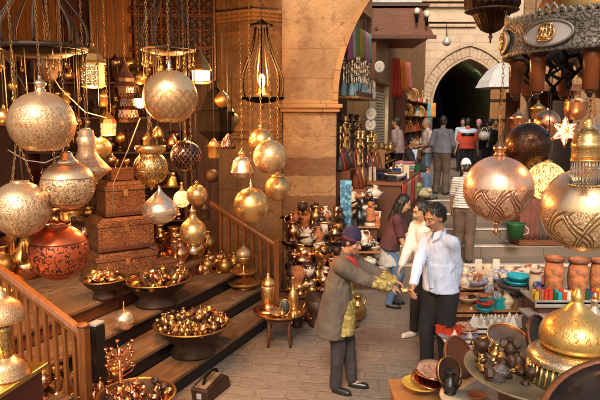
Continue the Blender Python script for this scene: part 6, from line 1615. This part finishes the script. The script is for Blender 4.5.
    for i in (0, 1):
        fd = Vector((math.cos(fyaw[i]), math.sin(fyaw[i]), 0)); g = feet[i]
        m = MB()
        m.ell(g + V(0, 0, .045), (.045 * s, .038 * s, .045 * s), 10, 8)
        limb(m, g + V(0, 0, .04), g + fd * .15 * s + V(0, 0, .03), .040 * s, .034 * s, 1.1, fd.cross(Vector((0, 0, 1))))
        m.ell(g + fd * .075 * s + V(0, 0, .008), (.135 * s, .044 * s, .010 * s), 14, 6, Matrix.Rotation(fyaw[i], 3, 'Z'))
        fused(m, 'shoe', look.get('shoe', SHOE), 0.011, 2, parent=t_)
    # hair
    if look.get('hair') is not None:
        m = MB()
        m.ell(hd(-.024, 0, .036), (.100 * s, .085 * s, .100 * s), 16, 11, E)
        m.ell(hd(-.055, 0, -.015), (.058 * s, .073 * s, .07 * s), 14, 9, E)
        if look.get('long'):
            limb(m, hd(-.06, 0, .0), hd(-.085, 0, -.30), .075 * s, .045 * s, 1.35, hl)
            for q in (-1, 1): limb(m, hd(-.02, .072 * q, .0), hd(.0, .085 * q, -.2), .03 * s, .02 * s)
        fused(m, 'hair', look['hair'], 0.009, 1, .011 * s, (42, 42, 12), sd_, t_)
    if look.get('hair') is not None and look.get('cap') is None and (det or look.get('eyes')):
        m = MB()
        for k in range(420 if det else 260):
            a = uni(0, 2 * PI); el = uni(-.35, 1.5)
            dx, dy, dz = math.cos(el) * math.cos(a), math.cos(el) * math.sin(a), math.sin(el)
            if dx > .35 and dz < .55: continue
            st = Vector((-.024 + .100 * dx, .086 * dy, .036 + .101 * dz))
            tn = Vector((-dx * dz - .25, -dy * dz + dy * .2, 1 - dz * dz - 1.1)) + Vector((uni(-.5, .5), uni(-.5, .5), uni(-.4, .3)))
            tn -= Vector((dx, dy, dz)) * tn.dot(Vector((dx, dy, dz))) * .95
            tn = tn.normalized() * uni(.018, .04)
            nv = Vector((dx, dy, dz)) * .004
            m.tube([hd(*st), hd(*(st + tn * .5 + nv * 1.3)), hd(*(st + tn + nv * .4))], [.0022 * s, .0018 * s, .0006 * s], 3)
        m.build('hair_strands', look['hair'], t_)
    if look.get('cap') is not None:
        m = MB()
        m.ell(hd(-.016, 0, .065), (.108 * s, .090 * s, .075 * s), 18, 10, E)
        limb(m, hd(-.016, 0, .03), hd(-.016, 0, .08), .10 * s, .098 * s, 0.86, hl)
        fused(m, 'cap', look['cap'], 0.008, 2, parent=t_)
    if look.get('eyes', det):
        for q in (-1, 1):
            ew = MB().ell(hd(.0735, .031 * q, .011), (.011 * s, .013 * s, .0065 * s), 12, 8, E).build('eye', EYE, t_)
            MB().ell(hd(.0825, .031 * q, .010), (.005 * s, .0062 * s, .0062 * s), 10, 6, E).build('iris', SHOE, ew)
            MB().tube([hd(.083, .014 * q, .030), hd(.086, .03 * q, .036), hd(.074, .05 * q, .030)], [.004 * s, .0055 * s, .003 * s], 6).build('eyebrow', HAIR, t_)
    if look.get('moustache'):
        MB().tube([hd(.085, -.028, -.056), hd(.097, -.012, -.049), hd(.099, 0, -.048), hd(.097, .012, -.049), hd(.085, .028, -.056)], [.003 * s, .0075 * s, .008 * s, .0075 * s, .003 * s], 7).build('moustache', HAIR, t_)
    return dict(t=t_, hd=hd, p0=p0, tv=t, lat=lat, wri=wri, elb=elb, s=s, E=E, neck=neck, sh=(shL, shR), ff=ff)
EYE = plain('eye_white', (0.36, 0.33, 0.29), 0.2, 0, 0.05)
def loc_of(w, root, yaw): # world point -> person's local frame
    return Matrix.Rotation(-R(yaw), 3, 'Z') @ (Vector(w) - Vector(root))

# the two men trading in the foreground
r1 = G(344, 390, 0); y1 = -20
hw = P(403, 288, 5.42)
hR = loc_of(hw + Vector((-0.085, -0.02, 0.0)), r1, y1); hL = loc_of(hw + Vector((-0.06, 0.13, 0.03)), r1, y1)
CH = plain('charcoal_stripe', (0.055, 0.045, 0.045), 0.8, 0, 0.3)
CHS = cloth('charcoal_trouser', (0.040, 0.030, 0.029), stripe=((0.024, 0.019, 0.02), 130, 1))
COAT = cloth('brown_wool', (0.112, 0.084, 0.062), var=0.3)
OLIVE = cloth('olive_brocade', (0.30, 0.21, 0.05), flower=((0.50, 0.40, 0.14), 26))
P1 = person('stooping man in a long brown coat and purple cap holding out his hand', r1, y1, 1.58,
    dict(lean=13, px=-0.11, hpitch=16, hyaw=-8, twist=6, feet=[(0.06, .10, 0, 6), (-0.07, -.09, 0, -10)], hands=[tuple(hL / (1.58 / 1.75)), tuple(hR / (1.58 / 1.75))], ehint=[(-.3, .6, -1), (-.2, -.5, -1)], palm=[(0, 0.3, 1), (0, -.5, 1)], curl=0.55, w=1.12),
    dict(detail=True, top=COAT, legs=CHS, hair=HAIR, cap=plain('navy_cap', (0.014, 0.010, 0.045), 0.85, 0, 0.3), sleeve=.97, loose=.030, legloose=.020, fold=.02, topname='coat', hem=.33, flare=1.24, hemx=.055))
s = P1['s']
m = MB()
def q1(x, y, z): return P1['p0'] + P1['ff'] * x * s + P1['lat'] * y * s + P1['tv'] * z * s
limb(m, q1(.075, 0, .40), q1(.095, 0, .05), .085 * s, .098 * s, 1.05, P1['lat']); skirt(m, q1(.105, -.03, .08), P1['p0'] + Vector((.095, -.05, -.31)) * s, .110 * s, .140 * s, 1.25, P1['lat'])
fused(m, 'robe', OLIVE, 0.011, 2, .008, (9, 9, 5), 4, P1['t'])
MB().tube([P1['neck'] + P1['lat'] * .055 * s, P1['neck'] + P1['ff'] * .075 * s + P1['lat'] * .02 * s - P1['tv'] * .03, q1(.16, -.01, .40), q1(.185, -.02, .32)], [.026, .03, .028, .018], 10).tube([P1['neck'] - P1['lat'] * .058 * s, P1['neck'] + P1['ff'] * .07 * s - P1['lat'] * .02 * s - P1['tv'] * .03, q1(.165, .0, .40)], [.026, .03, .024], 10).build('scarf', flat('redscarf', (0.40, 0.03, 0.03)), P1['t'])
m = MB(); m.lathe([(.070, -.022), (.0985, -.022), (.1005, 0), (.0985, .022), (.070, .022)], Matrix.Translation(P1['hd'](-.016, 0, .042)) @ P1['E'].to_4x4() @ Matrix.Diagonal((1.03 * s, .90 * s, s, 1)), 36, closed=True)
m.build('cap_band', plain('wine_band', (0.075, 0.014, 0.04), 0.85, 0, 0.7, 60), P1['t'])
cf = MB(); e, w_ = P1['elb'][1], P1['wri'][1]
limb(cf, e.lerp(w_, .30), e.lerp(w_, .95), .070 * s, .058 * s); fused(cf, 'cuff', OLIVE, 0.01, 2, .006, (20, 20, 20), 2, P1['t'])
cf = MB(); e, w_ = P1['elb'][0], P1['wri'][0]
limb(cf, e.lerp(w_, .45), e.lerp(w_, .95), .068 * s, .058 * s); fused(cf, 'cuff', OLIVE, 0.01, 2, .006, (20, 20, 20), 2, P1['t'])

r2 = Vector((1.38, 5.72, 0)); y2 = 222
hR2 = loc_of(hw + Vector((0.10, 0.03, 0.01)), r2, y2); hL2 = loc_of(P(455, 293, 5.75), r2, y2)
WSH = cloth('white_shirt', (0.46, 0.53, 0.69), var=0.06)
BTR = cloth('black_trouser', (0.010, 0.008, 0.009), var=0.3)
P2 = person('man in a white shirt and black trousers looking down at the trade', r2, y2, 1.79,
    dict(lean=5, hpitch=20, hyaw=-18, twist=-6, feet=[(0.0, .11, 0, 10), (0.03, -.11, 0, -12)], hands=[tuple(hL2 / 1.023), tuple(hR2 / 1.023)], ehint=[(-1, .7, -.2), (-.6, -1, -.6)], curl=0.6, w=.87),
    dict(detail=True, top=WSH, legs=BTR, hair=HAIR, skin=SKIN, sleeve=.96, loose=.010, legloose=.018, fold=.022, moustache=True))
s = P2['s']; ft = Matrix.Rotation(0, 3, 'Z')
m = MB()
def q2(x, y, z): return P2['p0'] + P2['ff'] * x * s + P2['lat'] * y * s + P2['tv'] * z * s
MB().tube([q2(.132, .0, .44), q2(.152, 0, .32), q2(.158, 0, .15), q2(.155, 0, -.02)], .0045, 5).build('placket', WSH, P2['t'])
for q in (-1, 1):
    MB().prism([q2(.075, .012 * q, .545), q2(.03, .062 * q, .565), q2(.085, .07 * q, .500), q2(.125, .025 * q, .470)], P2['ff'] * .008).build('collar', WSH, P2['t'])
MB().lathe([(.152, -.017), (.158, -.017), (.158, .017), (.152, .017)], Matrix.Translation(P2['p0'] + Vector((0, 0, -.012))) @ Matrix.Diagonal((0.93, 1.18, 1, 1)), 32, closed=True).build('belt', M['black'], P2['t'])
MB().box(tuple(P2['p0'] + Vector((.150, 0, -.012))), (.012, .045, .036)).build('buckle', M['silver_plain'], P2['t'])
# what passes between them
o = put('brass_trinket', 'lantern', 'brass_plain', hw + Vector((-0.01, 0.0, -0.03)), 0.085, 'small bright brass trinket held between the two men\'s hands', 'trinket', None, 0.3)
o.rotation_euler = (0, R(80), 0)
put('red_trinket', 'bowl', 'red_glaze', P(457, 297, 5.66), 0.055, 'small red bowl held at the white shirted man\'s side', 'bowl', None, 0)

JEAN = cloth('blue_denim', (0.10, 0.16, 0.26), var=0.35); JEAN2 = cloth('faded_denim', (0.20, 0.26, 0.34), var=0.3)
r3 = G(391, 306, 0); y3 = -12
P3 = person('long haired woman in a maroon top bending forward beside the street steps', r3, y3, 1.62,
    dict(lean=14, px=-.04, ph=.93, hpitch=22, hyaw=0, feet=[(.02, .09, 0), (-.03, -.09, 0)], hands=[(.36, .2, .80), (.30, -.14, .66)], ehint=[(-.5, .3, -1), (-.6, -.3, -1)]),
    dict(top=cloth('maroon_top', (0.085, 0.025, 0.025)), legs=JEAN, hair=HAIR, long=True, skin=SKIN2, sleeve=.45, eyes=True))
m = MB(); skirt(m, P3['p0'] + Vector((0, 0, .05)), P3['p0'] + Vector((.01, 0, -.26)), .125, .16, 1.3, P3['lat'])
fused(m, 'tied_jacket', cloth('pale_grey_knit', (0.40, 0.38, 0.36)), .014, 2, .02, (9, 9, 5), 3, P3['t'])
r4 = Vector((P(428, 300, 7.0).x, 7.0, 0))
person('dark haired woman in a white blouse and black vest behind the white shirted man', r4, 215, 1.66,
    dict(lean=10, hpitch=20, hyaw=-20, hands=[(.22, .2, .85), (.36, -.16, .86)], feet=[(0.0, .1, 0), (.14, -.1, 0)]),
    dict(top=cloth('white_blouse', (0.62, 0.58, 0.54), var=.1), legs=BTR, hair=HAIR, long=True, skin=SKIN2, sleeve=.95, shoe=M['ceramic_white'], eyes=True))
r5 = Vector((P(463, 260, 10.1).x, 10.1, 0.18))
STR = cloth('striped_shirt', (0.52, 0.48, 0.42), stripe=((0.16, 0.15, 0.16), 160, 2), var=.1)
P5 = person('man in a striped shirt and white cap, seen from behind on the street steps', r5, 70, 1.72,
    dict(lean=10, hpitch=16, hyaw=25, hands=[(.25, .26, .85), (.28, -.24, .88)], feet=[(0.04, .1, 0), (-.06, -.1, 0)]),
    dict(top=STR, legs=cloth('brown_trouser', (0.115, 0.07, 0.045)), hair=HAIR, cap=cloth('white_cap', (0.66, 0.62, 0.58), var=.08), sleeve=.45, legloose=.03))
r6 = P(416, 200, 12.9); r6.z = 0.905
MB_s = thing('stone_bench', 'low stone ledge under the seated man', 'ledge', Vector((r6.x - 0.13, r6.y + 0.1, 0.9)), 0)
MB().box((-0.12, 0, 0.22), (0.62, 0.5, 0.44)).build('block', M['step_stone'], MB_s, bevel=0.02); MB().box((-0.12, 0, 0.45), (0.7, 0.56, 0.03)).build('slab', M['wood_red'], MB_s)
person('seated man in a black jacket, white shirt and blue jeans on the low ledge', r6, -22, 1.74,
    dict(lean=6, px=-.20, ph=.56, hpitch=4, hyaw=-15, feet=[(.26, .12, 0), (.22, -.12, 0)], hands=[(.18, .1, .66), (.2, -.12, .64)], ehint=[(-1, .6, -.3), (-1, -.6, -.3)]),
    dict(top=cloth('black_jacket', (0.014, 0.013, 0.015)), legs=JEAN, hair=HAIR, skin=SKIN, loose=.024, eyes=True))
m = MB()
o_ = bpy.data.objects[[o.name for o in COL.objects if o.name.startswith('person')][-1]]
MB().prism([(-.145, -.045, .80), (-.145, .045, .80), (-.10, .05, 1.07), (-.10, -.05, 1.07)], (.115, 0, 0)).build('shirt_front', WSH, o_)
def up(label, px, Y, yaw, H, pose, look): return person(label, Vector((P(px, 180, Y).x, Y, 0.905)), yaw, H, pose, look, 0.018)
LTS = cloth('pale_pink_shirt', (0.50, 0.40, 0.37), var=.12)
up('man in a pale pink shirt and faded jeans standing behind the seated man', 427, 14.4, 190, 1.72, dict(hands=[(.3, .12, 1.1), (.06, -.26, .8)]), dict(top=LTS, legs=JEAN2, hair=HAIRG, sleeve=.45, eyes=True))
up('man in a grey blue shirt and brown trousers standing with his back half turned', 441, 13.7, 60, 1.76, dict(hands=[(.2, .2, 1.0), (.22, -.2, 1.0)], feet=[(0.05, .13, 0), (-.05, -.12, 0)]), dict(top=cloth('grey_blue_shirt', (0.17, 0.18, 0.22)), legs=cloth('dun_trouser', (0.11, 0.075, 0.055)), hair=HAIR, sleeve=.95, legloose=.03))
RB = up('man in a red and black football top walking toward the gateway', 466, 16.2, 80, 1.72, dict(hands=[(.0, .32, .85), (.05, -.3, .85)]), dict(top=cloth('red_top', (0.52, 0.06, 0.03)), legs=BTR, hair=HAIR, sleeve=.45, skin=SKIN2))
m = MB(); q = RB['p0']; s = RB['s']
skirt(m, q + RB['tv'] * .40 * s, q + RB['tv'] * .32 * s, .135 * s, .138 * s, 1.46, RB['lat']); fused(m, 'black_yoke', M['black'], .018, 2, parent=RB['t'])
m = MB(); limb(m, RB['sh'][0], RB['sh'][1], .079 * s, .079 * s); skirt(m, q + RB['tv'] * .47 * s, q + RB['tv'] * .398 * s, .10 * s, .136 * s, 1.46, RB['lat']); fused(m, 'white_shoulder_panel', WSH, .018, 2, parent=RB['t'])
PK = up('person all in black carrying a white bag near the gateway', 488, 16.8, 100, 1.70, dict(hands=[(.1, .28, .85), (.25, -.2, 1.2)]), dict(top=M['black'], legs=BTR, hair=HAIR, sleeve=.95))
o = MB().ell((0, 0, 0), (0.16, 0.12, 0.13), 14, 9).tube([(-.1, 0, .1), (-.04, 0, .22), (.06, 0, .22), (.1, 0, .1)], .012, 6).build('white_bag', M['ceramic_white'], None, P(484, 136, 16.5)); tag(o, 'white bag carried by the person all in black', 'bag')
up('man in a pink shirt and black trousers standing by the hung garments', 397, 13.9, 150, 1.74, dict(hands=[(.2, .16, 1.05), (.18, -.2, .95)]), dict(top=cloth('rose_shirt', (0.42, 0.28, 0.26)), legs=BTR, hair=HAIR, sleeve=.45))
up('man in a pale blue shirt deep in the gateway crowd', 461, 19.8, 250, 1.72, dict(), dict(top=cloth('pale_blue_shirt', (0.42, 0.48, 0.58)), legs=BTR, hair=HAIR))
up('dark clothed woman with a rose headscarf in the gateway crowd', 477, 19.2, 240, 1.66, dict(hands=[(.2, .15, 1.0), (.2, -.15, 1.0)]), dict(top=cloth('plum_top', (0.12, 0.05, 0.07)), legs=BTR, hair=HAIR, cap=flat('roseheadscarf', (0.45, 0.2, 0.2))))
up('man in a tan jacket at the right of the gateway crowd', 493, 18.4, 260, 1.70, dict(), dict(top=cloth('tan_jacket', (0.40, 0.24, 0.13)), legs=BTR, hair=HAIR))

for o in list(COL.objects):      # the stall's cloth fronts are parts: they carry no label of their own
    if o.parent is not None and 'category' in o: del o['category']
bpy.context.view_layer.update()
